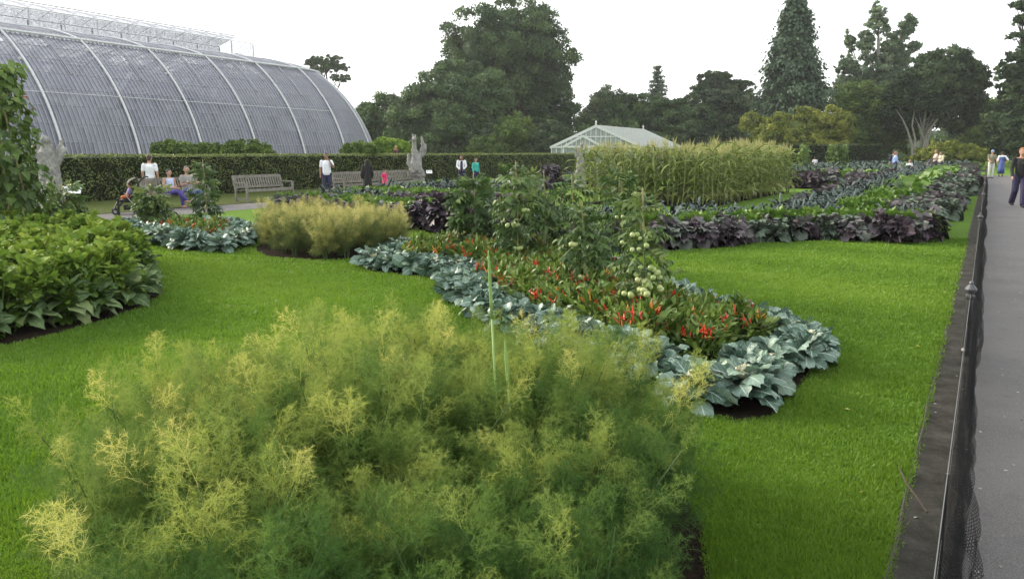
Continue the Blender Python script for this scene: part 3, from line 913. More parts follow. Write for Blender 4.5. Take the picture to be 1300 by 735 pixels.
tree('layered pine crown rising out of the dark tree line', 122, [(908, 100, 22, 8), (896, 112, 20, 8), (925, 110, 20, 8), (912, 122, 32, 12), (938, 122, 18, 10), (945, 108, 12, 6)], 'deep', .40, 14000, name='pine_tree', trunk=912, tr=.45, flat=.7, fill=.4, core=.4)
conifer('huge weeping dark conifer with tiered branches and a narrow top', 96, 1012, -12, 196, 55, 'bluish', 36, .42, 12, .8, .72, .07, seed=8, dense=95, name='weeping_conifer')
tree('open silvery tree with upright plumes of leaves and pale stems', 104,
     [(1115, 25, 11, 26), (1100, 60, 12, 30), (1132, 60, 13, 30), (1118, 95, 20, 34), (1148, 38, 10, 16), (1156, 28, 7, 9), (1090, 105, 14, 28), (1075, 85, 10, 22), (1145, 75, 13, 18), (1078, 55, 8, 16, 3), (1068, 120, 16, 26, 3), (1140, 105, 18, 24), (1107, 130, 34, 20), (1160, 60, 8, 8)],
     'grey', .34, 30000, trunk=1112, tr=.38, bark=BARKW, name='poplar_tree', fill=.2, core=0, asp=.9)
tree('dark domed tree on pale branching stems near the walk end', 92,
     [(1200, 95, 34, 30), (1178, 112, 40, 34, -2), (1222, 100, 26, 30), (1160, 125, 34, 26), (1238, 108, 17, 24), (1192, 140, 52, 30, 2), (1145, 140, 28, 24, 2), (1236, 132, 20, 24, 2), (1228, 84, 12, 14), (1185, 80, 16, 14)],
     TM['deep'], .36, 36000, trunk=1168, tr=.17, bark=BARKW, name='domed_tree')
# pale bare lower stems of the domed tree
o = bpy.data.objects['domed_tree']; mb = MB(); kk = 92 / F_PX
for pts in ([(1160, 200), (1158, 185), (1152, 165), (1146, 152), (1138, 140)], [(1160, 200), (1162, 178), (1158, 160), (1161, 140)], [(1172, 200), (1174, 180), (1168, 162), (1162, 150)], [(1172, 200), (1178, 178), (1184, 160), (1200, 140)], [(1172, 200), (1176, 172), (1190, 150), (1206, 138)]):
    W = [at(p[0], p[1], 91.0 - i * .1) - np.array(o.location) for i, p in enumerate(pts)]
    W[0][2] = 0; mb.add(*tube(W, np.linspace(.17, .04, len(W)), 7))
mb.build('pale_stem', BARKW, o)
tree('yellow green spreading shrub tree between the maize and the square hedge', 84,
     [(1010, 168, 40, 28), (1045, 160, 34, 24), (985, 175, 28, 22), (1058, 178, 26, 20), (1020, 186, 54, 16, -2), (955, 160, 16, 18, 3)], 'olive', .28, 30000, trunk=1015, tr=.3, name='spreading_tree', asp=.8)
tree('brownish green tree filling the gap behind the square hedge', 98, [(1095, 135, 40, 30), (1080, 160, 40, 34), (1120, 160, 34, 36), (1100, 182, 50, 20), (1140, 170, 24, 26)], TM['mid'], .34, 26000, trunk=1098, tr=.4)
tree('low olive rounded shrub behind the strolling couple', 74, [(1200, 196, 38, 15), (1178, 201, 26, 12, -1), (1226, 199, 26, 14, 1), (1200, 188, 22, 10)], 'olive', .2, 16000, cat='shrub', name='rounded_shrub', trunk=1200, tr=.2)
tree('tall dark pine with ragged tiers at the end of the walk', 84,
     [(1296, 45, 18, 7), (1302, 75, 34, 9), (1290, 95, 30, 10), (1310, 112, 50, 13), (1298, 150, 44, 30), (1284, 172, 34, 26), (1330, 150, 50, 40), (1296, 25, 12, 7), (1300, 8, 14, 8), (1285, 88, 22, 8), (1340, 60, 44, 30), (1310, 188, 56, 22), (1306, 130, 36, 26, 1), (1312, 100, 30, 18, 1), (1316, 160, 44, 34, -1)],
     'deep', .36, 34000, name='dark_pine', trunk=1318, tr=.5, flat=.8, fill=.4)
tree('olive brown tree in the gap past the domed tree', 100, [(1262, 160, 24, 30), (1250, 175, 30, 24), (1275, 178, 24, 24)], 'mid', .34, 12000, trunk=1262, tr=.3)
tree('dark tree closing the view beyond the blue capped walker', 112, [(1262, 140, 20, 20), (1240, 160, 40, 36), (1300, 170, 60, 36), (1370, 150, 70, 60), (1450, 140, 80, 70)], 'deep', .42, 30000, trunk=1350, tr=.6)
# a far belt of woodland that reads as one mass
mb = MB()
for px in np.arange(-500, 1900, 26):
    Y = 150 + 14 * math.sin(px * .03); c = at(px, 172 + 9 * math.sin(px * .07) + 5 * math.sin(px * .019), Y)
    r = 30 * Y / F_PX
    scatter_crown(mb, c, (r, r, r * 1.0), 900, .75, 14)
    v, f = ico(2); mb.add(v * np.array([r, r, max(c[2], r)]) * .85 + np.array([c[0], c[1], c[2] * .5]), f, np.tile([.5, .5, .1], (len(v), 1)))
tag(mb.build('far_woodland', TM['dark']), 'distant dark wood reading as one band along the skyline', 'woodland', kind='stuff')

# shrubs between the curved glasshouse and the hedge
for px, a, h_, lab in ((222, 30, 13, 'spiky brownish green shrub above the hedge near the second white rib'), (262, 18, 11, 'small loose green shrub above the hedge in the gap between two bigger shrubs'),
                       (312, 34, 13, 'wide dark green shrub above the hedge behind the empty bench'), (456, 22, 10, 'dark shrub at the foot of the rounded glasshouse end')):
    tree(lab, 44, [(px, 192, a, h_), (px - a * .4, 194, a * .6, h_ * .9), (px + a * .4, 194, a * .6, h_ * .8)], 'mid', .16, 6000, cat='shrub', name='glasshouse_shrub', trunk=px, tr=.06, asp=.6)
# ------------------------------------------------------------------ leaf shapes
def pf_round(t): return max(.02, math.sin(math.pi * min(1, t ** .8 * .97 + .03)) ** .7)
def pf_cab(t): return .10 if t < .14 else max(.03, math.sin(math.pi * ((t - .14) / .86 * .93 + .05)) ** .55)
def pf_strap(t): return max(.02, (1 - t ** 2.2) * min(1, .35 + t * 4))
def pf_lance(t): return max(.02, math.sin(math.pi * min(1, t ** .75 * .97 + .02)))
def pf_heart(t): return max(.03, (1 - t) ** .8 * (1.25 if t > .08 else .5 + t * 6))
def pf_oak(t): return max(.03, (.35 + .65 * math.sin(math.pi * (t * .85 + .1))) * (1 + .22 * math.sin(5 * 2 * math.pi * t)) * (1 if t < .93 else .35))

def flower_of(leaves, n, r0, el0, el1, L0, L1, lr=(.3, .7), z0=.03, stalk=0.0, gseed=0, twist=.35, aw=0.0):
    """a plant of big leaves set spirally: returns the collected mesh"""
    g = np.random.default_rng(gseed); mb = MB()
    for i in range(n):
        f = i / max(1, n - 1); a = i * 2.399 + g.uniform(-.3, .3); el = el0 + (el1 - el0) * f + g.uniform(-.15, .15)
        d = np.array([math.cos(a) * math.cos(el), math.sin(a) * math.cos(el), math.sin(el)])
        up = np.array([-math.cos(a) * math.sin(el), -math.sin(a) * math.sin(el), math.cos(el)])
        up = norm(up + g.normal(0, twist, 3))
        t = leaves[g.integers(len(leaves))]
        base = np.array([math.cos(a), math.sin(a), 0]) * r0 * (1 - .4 * f) + np.array([0, 0, z0 + stalk * f + g.uniform(0, .02)])
        L = (L1 + (L0 - L1) * (1 - f)) * g.uniform(.8, 1.15)
        put(mb, t, frames(d[None], up[None]), base[None], L, [g.uniform(*lr) + aw * f])
    return mb

def plant_proto(name, mb, mat, smooth=True):
    return mb.build(name, mat, smooth=smooth)

def place(protos, spots, label, cat, group, sc=(.85, 1.15), z=.01, tilt=0.0, first=None, labels=None):
    """copies the protos (with their parts) over the spots; the protos themselves are removed at the end"""
    out = []
    for i, p in enumerate(spots):
        o = copy_tree(protos[random.randrange(len(protos))])
        o.location = (p[0], p[1], z); s = random.uniform(*sc); o.scale = (s, s, s * random.uniform(.9, 1.1))
        o.rotation_euler = (random.uniform(-tilt, tilt), random.uniform(-tilt, tilt), random.uniform(0, 6.28))
        tag(o, labels[i] if labels else label, cat, group); out.append(o)
    return out
PROTOS = []
def keep(p): PROTOS.append(p); return p

# ---- cauliflowers: blue green leaves with a pale rib, some with a curd showing
CABL = [grid_leaf(1, .30, 6, 10, pf_cab, b, .30 * s, .15, 3.2, .07, 4, ph) for b, s, ph in ((.9, 1, 0), (1.3, -.5, 2), (.5, 1, 4), (1.6, .7, 5), (1.1, -1, 1))]
M_cauli = leafmat('cauliflower_leaf', [(.062, .122, .088), (.110, .190, .145), (.190, .275, .225), (.135, .215, .120)], .42, .12, .5, vein=(.42, .50, .42), veinw=.028, side_veins=6, rand=.25)
M_curd = plain('cream_curd', (.62, .60, .42), .7, (.50, .50, .32), 30, bump=.8, bscale=90)
cauli = []
for k in range(5):
    mb = flower_of(CABL, 30 + k, .05, .10, 1.2, .29, .16, (.05, .85), .06, .13, 40 + k, .65)
    o = keep(plant_proto('cauliflower_plant', mb, M_cauli))
    if k in (0, 2):
        m = MB()
        for q in rnd_dirs(26):
            q = q * np.array([1, 1, .6]); q[2] = abs(q[2]); m.add(*ball(q * .055 + np.array([0, 0, .21]), .021, 1))
        m.add(*ball((0, 0, .205), (.06, .06, .04), 2)); m.build('curd', M_curd, o, smooth=True)
    cauli.append(o)

# ---- chillies
CHL = [xf(grid_leaf(1, .2, 2, 4, pf_lance, b, .2, .0), s=1) for b in (.5, 1.0)]
M_chil = leafmat('chilli_leaf', [(.055, .110, .016), (.105, .180, .026), (.165, .245, .045), (.20, .27, .055)], .45, .25, .4, vein=(.20, .25, .08))
def fruit_mat(n, c, c2): return leafmat(n, [c, c2], .22, .05, .6, rand=.6, nscale=20)
M_chr = fruit_mat('red_chilli', (.50, .012, .008), (.62, .06, .012)); M_cho = fruit_mat('orange_chilli', (.52, .09, .01), (.60, .26, .02))
POD = tube([(0, 0, 0), (0, .35, .02), (0, .8, .0), (0, 1, -.03)], [.075, .095, .05, .01], 6)
POD = (POD[0], np.array([q for q in POD[1] if len(q) == 4]), np.tile([.5, .5], (len(POD[0]), 1)))
chil = []
for k in range(5):
    g = np.random.default_rng(60 + k); mb = MB(); n = 330
    th = g.uniform(0, 6.28, n); u = g.uniform(0, 1, n) ** .6; el = g.uniform(.0, 1.5, n)
    P = np.stack([np.cos(th) * np.cos(el) * .19 * u, np.sin(th) * np.cos(el) * .19 * u, .05 + np.sin(el) * .25 * u], 1)
    D_ = norm(P - np.array([0, 0, .05]) + g.normal(0, .09, (n, 3))); U_ = norm(np.array([0, 0, 1.0]) + g.normal(0, .5, (n, 3)))
    put(mb, CHL[0], frames(D_[::2], U_[::2]), P[::2], g.uniform(.055, .1, (n + 1) // 2), g.uniform(.1, .8, (n + 1) // 2)); put(mb, CHL[1], frames(D_[1::2], U_[1::2]), P[1::2], g.uniform(.05, .09, n // 2), g.uniform(0, .8, n // 2))
    for q in range(7):
        a = q * .9; mb.add(*tube([(0, 0, 0), (math.cos(a) * .05, math.sin(a) * .05, .12), (math.cos(a) * .12, math.sin(a) * .12, .22)], [.006, .004, .002], 4, False), a=None)
    o = keep(plant_proto('chilli_plant', mb, M_chil))
    for c in range([3, 1, 3, 5, 2][k]):
        a = c * 2.3 + k; rr_ = g.uniform(.02, .14); cc = np.array([math.cos(a) * rr_, math.sin(a) * rr_,   .275 - rr_ * .5])
        m = MB(); nn = g.integers(5, 9)
        D_ = norm(np.array([0, 0, 1.1]) + g.normal(0, .6, (nn, 3)))
        put(m, POD, frames(D_, rnd_dirs(nn)), cc + g.normal(0, .022, (nn, 3)), g.uniform(.05, .08, nn), g.uniform(0, 1, nn))
        m.build('chilli_cluster', [M_chr, M_chr, M_cho][(c + k) % 3 if k != 3 else c % 2], o, smooth=True)
    chil.append(o)

# ---- tomatoes on canes
TLF = grid_leaf(1, .20, 2, 4, pf_oak, .9, .15, .05)
def pinnate(n=3, s=.42, droop=.5):
    parts = [xf(TLF, s=s, loc=(0, .62, -.12))]
    for i in range(n):
        y = .18 + i * .19
        for sd_ in (-1, 1): parts.append(xf(TLF, rx=-.35, rz=sd_ * -1.15, s=s * (.8 + .1 * i), loc=(0, y, -droop * y * y * .5)))
    v, f = tube([(0, 0, 0), (0, .3, -.02), (0, .65, -.13)], [.012, .009, .005], 4, False)
    parts.append((v, np.array(f), np.tile([.5, .5], (len(v), 1))))
    return join_t(parts)
TOML = [pinnate(3, .42, .5), pinnate(3, .36, 1.0)]
M_tom = leafmat('tomato_leaf', [(.024, .055, .014), (.050, .098, .024), (.095, .155, .042), (.15, .20, .05)], .5, .25, .3, rand=.3)
M_toms = plain('tomato_stem', (.13, .20, .06), .6); M_cane = plain('bamboo_cane', (.42, .34, .18), .5, (.30, .24, .12), 12)
M_fruit = leafmat('green_tomato', [(.25, .34, .10), (.38, .45, .17), (.50, .52, .24)], .18, .1, .6, rand=.7, nscale=12)
TOM_MESH = MB().add(*ball((0, 0, 0), (1, 1, .88), 2)).mesh('tomato', True); TOM_MESH.materials.append(M_fruit)
def tomato(label, p, H_, fruits=(), seed=0, rad=.22, n=120, bushy=.55, top=True, cat='tomato plant', cane=True):
    g = np.random.default_rng(seed); root = empty('tomato_plant', (p[0], p[1], 0), g.uniform(0, 6))
    root.rotation_euler.z = 0
    tag(root, label, cat)
    if cane: MB().add(*tube([(.02, 0, 0), (.03, .01, H_ * .5), (.0, .02, H_ * 1.04)], [.011, .010, .008], 6)).build('cane', M_cane, root)
    z = np.linspace(0, H_, 9); st = np.stack([.03 * np.sin(z * 5 + seed), .03 * np.cos(z * 4), z], 1)
    MB().add(*tube(st, np.linspace(.011, .004, 9), 6)).build('stem', M_toms, root)
    mb = MB(); zz = H_ * g.uniform(.06, 1.0, n) ** (1 / (1 + bushy * .3)); a = g.uniform(0, 6.28, n); f = zz / H_
    r_ = rad * np.where(f > .75, .35 + (1 - f) * 1.6, 1) * g.uniform(.0, .75, n)
    P = np.stack([np.cos(a) * r_, np.sin(a) * r_, zz], 1)
    D_ = norm(np.stack([np.cos(a), np.sin(a), g.uniform(-.7, .35, n) + (f > .85) * .7], 1)); U_ = norm(np.array([0, 0, 1.0]) + g.normal(0, .4, (n, 3)))
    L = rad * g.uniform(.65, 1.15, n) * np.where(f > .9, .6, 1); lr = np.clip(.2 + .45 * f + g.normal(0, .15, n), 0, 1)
    h = n // 2
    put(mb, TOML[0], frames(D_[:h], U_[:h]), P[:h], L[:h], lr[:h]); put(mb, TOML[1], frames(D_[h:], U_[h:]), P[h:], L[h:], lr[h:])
    mb.build('leaves', M_tom, root, smooth=True)
    for (dx, dy, z0, nn, sp, r0) in fruits:       # trusses
        for q in range(nn):
            o = bpy.data.objects.new('tomato', TOM_MESH); COL.objects.link(o); o.parent = root
            s = r0 * g.uniform(.75, 1.15); o.scale = (s, s, s)
            o.location = (dx + g.normal(0, sp), dy - .03 + g.normal(0, sp * .5), z0 + (g.uniform(-1, 1) if sp > .05 else -q * .045 / max(.03, sp) * .03 * 1.4) * max(sp, .03) * 1.2)
            o.rotation_euler = (g.uniform(0, 6), g.uniform(0, 6), 0)
    return root

# ---- kales, greens
KL = [grid_leaf(1, .36, 6, 8, pf_cab, b, .5 * c, .34, 5.5, .10, 6, ph) for b, c, ph in ((.8, 1, 0), (1.3, -.4, 2), (1.6, .6, 4))]
M_pkale = leafmat('purple_kale_leaf', [(.020, .014, .020), (.050, .034, .045), (.120, .105, .115), (.115, .145, .115)], .6, .10, .25, vein=(.15, .09, .13), veinw=.03, rand=.55)
M_gkale = leafmat('grey_kale_leaf', [(.030, .045, .030), (.070, .105, .072), (.135, .180, .130), (.090, .072, .080)], .6, .12, .25, vein=(.24, .26, .2), veinw=.025, rand=.5)
M_dkale = leafmat('dark_purple_leaf', [(.012, .007, .014), (.026, .017, .028), (.062, .046, .062)], .5, .06, .4, vein=(.10, .04, .08), rand=.3)
pk = [keep(plant_proto('purple_kale', flower_of(KL, 26, .05, -.1, 1.2, .30, .18, (.05, .75), .08, .22, 80 + k, .6, .15), M_pkale)) for k in range(4)]
gk = [keep(plant_proto('grey_green_kale', flower_of(KL, 24, .05, -.1, 1.2, .30, .18, (.1, .75), .08, .20, 90 + k, .6, .1), M_gkale)) for k in range(3)]
dk = [keep(plant_proto('red_cabbage_bush', flower_of(KL, 60, .09, -.1, 1.25, .30, .16, (.0, .7), .10, .34, 95 + k, .6, .2), M_dkale)) for k in range(2)]
CVL = [grid_leaf(1, .085, 3, 11, lambda t: max(.1, math.sin(math.pi * (t * .8 + .15)) ** .6), b, -.6, .5, 7, .06, 7, ph) for b, ph in ((.9, 0), (1.4, 2), (1.9, 4))]
M_cav = leafmat('black_kale_leaf', [(.012, .024, .022), (.028, .050, .046), (.060, .090, .085)], .5, .06, .35, vein=(.12, .16, .11), veinw=.06, rand=.3)
cv = [keep(plant_proto('black_kale', flower_of(CVL, 34, .04, .25, 1.4, .44, .28, (.1, .8), .12, .18, 110 + k, .3), M_cav)) for k in range(3)]
CEL = join_t([xf(grid_leaf(1, .30, 2, 3, pf_oak, .4, .2, .1), s=.42, rz=z_, loc=(x_, .55, 0)) for z_, x_ in ((0, 0), (.9, .02), (-.9, -.02))] + [grid_leaf(.62, .02, 1, 3, lambda t: 1, .1)])
M_cel = leafmat('celery_leaf', [(.050, .110, .014), (.085, .170, .022), (.135, .230, .035)], .45, .3, .4, rand=.3)
ce = [keep(plant_proto('leafy_green', flower_of([CEL], 70, .05, .45, 1.5, .30, .36, (.1, .9), .02, .02, 120 + k, .5), M_cel)) for k in range(3)]

# ---- maize
STR = [grid_leaf(1, .055, 2, 9, pf_strap, b, .35, .12, 2.5, 0, 1, b) for b in (1.6, 2.3, 2.9)]
M_maize = leafmat('maize_leaf', [(.085, .125, .020), (.150, .205, .036), (.225, .285, .065), (.32, .34, .12)], .5, .3, .3, vein=(.32, .36, .16), veinw=.05, rand=.35)
M_tass = leafmat('maize_tassel', [(.36, .36, .14), (.50, .49, .22)], .7, .3, .2, rand=.5)
mz = []
for k in range(5):
    g = np.random.default_rng(130 + k); mb = MB(); H_ = 1.34
    z = np.linspace(0, H_, 6); mb.add(*tube(np.stack([.015 * np.sin(z * 3 + k), .015 * np.cos(z * 2), z], 1), np.linspace(.016, .006, 6), 5), a=None)
    n = 12
    for i in range(n):
        zz = .12 + (H_ - .22) * i / (n - 1); a = k + i * math.pi + g.normal(0, .5)
        el = g.uniform(.75, 1.2); d = np.array([math.cos(a) * math.cos(el), math.sin(a) * math.cos(el), math.sin(el)]); u = np.array([-math.cos(a) * math.sin(el), -math.sin(a) * math.sin(el), math.cos(el)])
        put(mb, STR[g.integers(3)], frames(d[None], norm(u + g.normal(0, .25, 3))[None]), np.array([[0, 0, zz]]), g.uniform(.45, .75), [(.62 if i < 3 else .38) + g.uniform(-.2, .3)])
    o = keep(plant_proto('maize_plant', mb, M_maize))
    m = MB(); n = 9; D_ = norm(np.stack([g.normal(0, .35, n), g.normal(0, .35, n), np.ones(n)], 1))
    TS = tube([(0, 0, 0), (0, .5, .02), (0, 1, 0)], [.018, .03, .008], 4, False); TS = (TS[0], np.array(TS[1]), np.tile([.5, .5], (len(TS[0]), 1)))
    put(m, TS, frames(D_, rnd_dirs(n)), np.tile([0, 0, H_ - .02], (n, 1)), g.uniform(.18, .32, n), g.uniform(0, 1, n)); m.build('tassel', M_tass, o)
    mz.append(o)

# ---- fennel: threads upon threads
def plume(seed, nprim=11, flat=.55, dens=1.0):
    g = np.random.default_rng(seed); segs = []
    segs.append((np.zeros(3), np.array([0, 1.0, 0]), .0055, .3))
    for i in range(nprim):
        y = .12 + .86 * i / nprim; a = i * 2.4 + g.uniform(-.4, .4)
        L = (.42 * (1 - y) ** .7 + .10) * g.uniform(.8, 1.2)
        d = norm(np.array([math.cos(a), .95, math.sin(a) * flat]) * np.array([1, 1, 1]))
        p0 = np.array([0, y, 0]); p1 = p0 + d * L; segs.append((p0, p1, .0040, .4))
        for j in range(int(7 * dens)):
            t = (j + 1) / (7 * dens); q0 = p0 + d * L * t; d2 = norm(d * .8 + g.normal(0, .75, 3)); L2 = L * .42 * g.uniform(.6, 1.2)
            q1 = q0 + d2 * L2; segs.append((q0, q1, .0032, .55))
            for k_ in range(8):
                r0 = q0 + (q1 - q0) * g.uniform(.2, 1); d3 = norm(d2 + g.normal(0, .7, 3)); segs.append((r0, r0 + d3 * .085 * g.uniform(.7, 1.4), .0027, .75))
    A = np.array([s[0] for s in segs]); B = np.array([s[1] for s in segs]); W = np.array([s[2] for s in segs]); n = len(segs)
    sd_ = norm(np.cross(B - A, rnd_dirs(n))) * W[:, None]
    V = np.stack([A - sd_, A + sd_, B + sd_ * .35, B - sd_ * .35], 1).reshape(-1, 3)
    F = np.arange(4 * n).reshape(-1, 4)
    return V, F, np.repeat(np.stack([np.full(n, .5), [s[3] for s in segs], np.zeros(n)], 1), 4, 0)
PLM = [plume(s, 11, .6) for s in (1, 2, 3)]
M_fen = leafmat('fennel_thread', [(.055, .120, .030), (.110, .195, .045), (.215, .290, .075), (.34, .40, .10), (.58, .56, .20)], .6, .4, .15, tcol=(1.1, 1.05, .7), rand=.30, nscale=2.2)
M_fst = plain('fennel_stalk', (.07, .12, .035), .5, (.04, .075, .02))
M_fen2 = leafmat('straw_fennel_thread', [(.10, .14, .045), (.20, .23, .07), (.38, .38, .12), (.54, .49, .18), (.62, .56, .25)], .6, .35, .15, rand=.30, nscale=2.2)
def fennel_proto(seed, H_=.80, spread=.35, nst=9, npl=12, yellow=0.0, pl=.24, fm=None):
    g = np.random.default_rng(seed); mb = MB(); sm = MB(); pos = []; dirs = []; hh = []
    for s in range(nst):
        a = s * 2.4 + g.uniform(-.3, .3); ln = g.uniform(.1, 1) ** .7 * spread; hs = H_ * g.uniform(.55, 1.05)
        t = np.linspace(0, 1, 7); P = np.stack([np.cos(a) * ln * t ** 1.3, np.sin(a) * ln * t ** 1.3, hs * t - .06 * ln * t ** 3], 1) + np.array([g.uniform(-.05, .05), g.uniform(-.05, .05), 0])
        sm.add(*tube(P, np.linspace(.0085, .003, 7), 5, False))
        for i in range(npl):
            f = .18 + .80 * i / (npl - 1); p = np.array([np.interp(f, t, P[:, c]) for c in range(3)]); b = i * 2.4 + g.uniform(-.4, .4)
            el = g.uniform(.2, 1.0) + .5 * (f > .9); pos.append(p); dirs.append([math.cos(b) * math.cos(el), math.sin(b) * math.cos(el), math.sin(el)]); hh.append(p[2] / H_)
    pos = np.array(pos); dirs = norm(np.array(dirs)); n = len(pos); hh = np.array(hh)
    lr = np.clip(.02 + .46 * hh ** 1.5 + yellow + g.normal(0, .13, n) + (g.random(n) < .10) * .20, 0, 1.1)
    for k in range(3):
        s = slice(k, None, 3); m = len(pos[s]); put(mb, PLM[k], frames(dirs[s], norm(np.array([0, 0, 1.0]) + g.normal(0, .4, (m, 3)))), pos[s], pl * g.uniform(.75, 1.25, m) * (1.1 - .3 * hh[s]), lr[s])
    o = keep(sm.build('fennel_plant', M_fst, smooth=True)); mb.build('fronds', fm or M_fen, o)
    return o
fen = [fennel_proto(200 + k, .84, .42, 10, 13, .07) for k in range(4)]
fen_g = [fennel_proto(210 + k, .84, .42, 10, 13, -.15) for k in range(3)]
fen_y = [fennel_proto(220 + k, .80, .26, 8, 11, .10, fm=M_fen2) for k in range(3)]

# ---- the big leafy clump
OAK = [grid_leaf(1, .30, 4, 9, pf_oak, b, .2, .12, 2.5) for b in (.6, 1.1)]
BIG = [grid_leaf(1, .27, 4, 9, lambda t: max(.03, (.25 if t < .12 else math.sin(math.pi * ((t - .1) / .9 * .9 + .08)) ** .8) * (1 + .10 * math.sin(4 * 6.28 * t))), b, .35, .08, 2.5) for b in (.9, 1.4)]
M_oak = leafmat('lobed_leaf', [(.050, .105, .014), (.105, .185, .022), (.170, .260, .032), (.25, .31, .045)], .6, .3, .2, vein=(.16, .24, .06), veinw=.02, rand=.25)
M_big = leafmat('downy_leaf', [(.055, .100, .035), (.095, .160, .058), (.145, .215, .085), (.20, .24, .09)], .6, .2, .25, vein=(.24, .30, .16), veinw=.025, side_veins=5, rand=.25)
def bushy(seed, H_, rad, n, leaves, L, lrb=0.0):
    g = np.random.default_rng(seed); mb = MB()
    for s in range(8):
        a = s * .8; mb.add(*tube([(0, 0, 0), (math.cos(a) * rad * .4, math.sin(a) * rad * .4, H_ * .5), (math.cos(a) * rad * .7, math.sin(a) * rad * .7, H_ * .9)], [.012, .008, .004], 4, False))
    a = g.uniform(0, 6.28, n); el = g.uniform(-.2, 1.5, n); u = g.uniform(.45, 1, n)
    # rosettes at the shoot tips
    rs = 26; ra = g.uniform(0, 6.28, rs); re = g.uniform(.0, 1.5, rs); C_ = np.stack([np.cos(ra) * np.cos(re) * rad, np.sin(ra) * np.cos(re) * rad, H_ * .25 + np.sin(re) * H_ * .72], 1)
    idx = g.integers(0, rs, n); D_ = norm(C_[idx] * np.array([1, 1, .5]) * 1.2 + g.normal(0, 1, (n, 3)) * .55 + np.array([0, 0, .25]))
    P = C_[idx] + D_ * .02 - np.array([0, 0, 1]) * g.uniform(0, .16, n)[:, None]
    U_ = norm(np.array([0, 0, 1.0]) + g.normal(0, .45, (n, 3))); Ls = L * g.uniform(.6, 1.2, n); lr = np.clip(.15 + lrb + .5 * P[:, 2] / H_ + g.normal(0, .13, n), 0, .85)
    for k in range(len(leaves)):
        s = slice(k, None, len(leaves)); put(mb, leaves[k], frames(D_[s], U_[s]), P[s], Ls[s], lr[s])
    return mb
bs = [keep(plant_proto('lobed_leaf_plant', bushy(300 + k, .56, .26, 480, OAK, .115), M_oak)) for k in range(4)]
ag = [keep(plant_proto('downy_leaf_plant', flower_of(BIG, 26, .05, .05, 1.3, .30, .20, (.05, .75), .10, .22, 310 + k, .5), M_big)) for k in range(3)]

# ------------------------------------------------------------------ planting
def split(poly, spots, w): d = edge_dist(spots, poly); return spots[d < w], spots[d >= w]
sp = fill_poly(bed_near, .25, .22, 1)
ed, inn = split(bed_near, sp, .42)
d_e = edge_dist(ed, bed_near); ed = ed[d_e > .06]
# taller leaf mass at the bed's south east point
far_edge = ed
nearest_ = far_edge[:, 1] < 6.2
place(cauli, far_edge[nearest_], 'blue green cauliflower plant edging the pointed near end of the large chilli bed', 'cauliflower', 'cauliflowers at the pointed end of the large chilli bed', (.68, .98))
far_edge = far_edge[~nearest_]
place(cauli, far_edge, 'blue green cauliflower plant edging the long middle stretch of the large chilli bed', 'cauliflower', 'cauliflowers round the large chilli bed', (.66, .98))
inn = fill_poly(bed_near, .27, .22, 2); inn = inn[edge_dist(inn, bed_near) > .52]
place(chil, inn, 'bushy chilli plant with red and orange pods inside the cauliflower edging of the large bed', 'chilli plant', 'chillies in the large bed', (.98, 1.32))
sp = fill_poly(bed_small, .33, .22, 3); ed = sp[edge_dist(sp, bed_small) < .55]; inn = sp[edge_dist(sp, bed_small) >= .55]
place(cauli, ed, 'blue green cauliflower plant edging the small pointed bed near the pushchair', 'cauliflower', 'cauliflowers round the small pointed bed', (.85, 1.1))
inn = fill_poly(bed_small, .36, .22, 33); inn = inn[edge_dist(inn, bed_small) > .6]
place(chil, inn, 'low chilli plant in the middle of the small pointed bed near the pushchair', 'chilli plant', 'chillies in the small pointed bed', (1.0, 1.3))

T = lambda lab, px, py, top, **k: tomato(lab, G(px, py)[:2], at(px, top, G(px, py)[1])[2], **k)
T('bushy dark tomato plant farthest up the large chilli bed, beside the red cabbage bush', 602, 332, 226, seed=1, rad=.34, n=190, fruits=[(-.22, -.12, .75, 3, .03, .027)])
T('tomato plant with a string of pale green fruit and a bare cane tip', 655, 352, 210, seed=2, rad=.30, n=150, fruits=[(-.05, -.2, .72, 8, .04, .028), (.02, -.24, .42, 6, .03, .028), (-.12, -.22, .95, 4, .04, .028), (.14, -.22, .9, 4, .04, .028)])
T('slim tomato plant just behind the one with the bare cane tip', 690, 345, 222, seed=3, rad=.28, n=110)
T('dark tomato plant between the cane tip plant and the heavily laden one', 738, 392, 262, seed=4, rad=.22, n=150, fruits=[(-.09, -.16, .70, 5, .03, .027), (-.04, -.19, .38, 10, .05, .028)])
T('heavily laden tomato plant with a big bunch of pale green fruit', 812, 425, 246, seed=5, rad=.22, n=140, fruits=[(.02, -.22, .52, 36, .11, .029), (-.12, -.17, .22, 7, .05, .026), (-.06, -.15, .86, 7, .06, .025)])
T('tall light green tomato plant with a broad leafy top behind the laden one', 786, 372, 218, seed=6, rad=.26, n=130, fruits=[(.0, -.15, .9, 4, .04, .022)])
T('light green tomato plant whose top reaches over the maize base', 725, 340, 226, seed=7, rad=.26, n=130)
T('small young tomato plant low in the middle of the large bed', 850, 402, 345, seed=8, rad=.18, n=50, cane=False)
T('leafy tomato plant standing in front of the seated couple', 196, 296, 238, seed=9, rad=.36, n=170)
T('tall narrow tomato plant between the seated couple and the empty bench', 263, 294, 206, seed=10, rad=.26, n=150, fruits=[(.1, -.3, .5, 3, .06, .022)])
T('pale tomato plant in front of the stone beast with the bent arm', 84, 300, 236, seed=11, rad=.42, n=170, fruits=[(.1, -.3, .7, 3, .06, .024)])

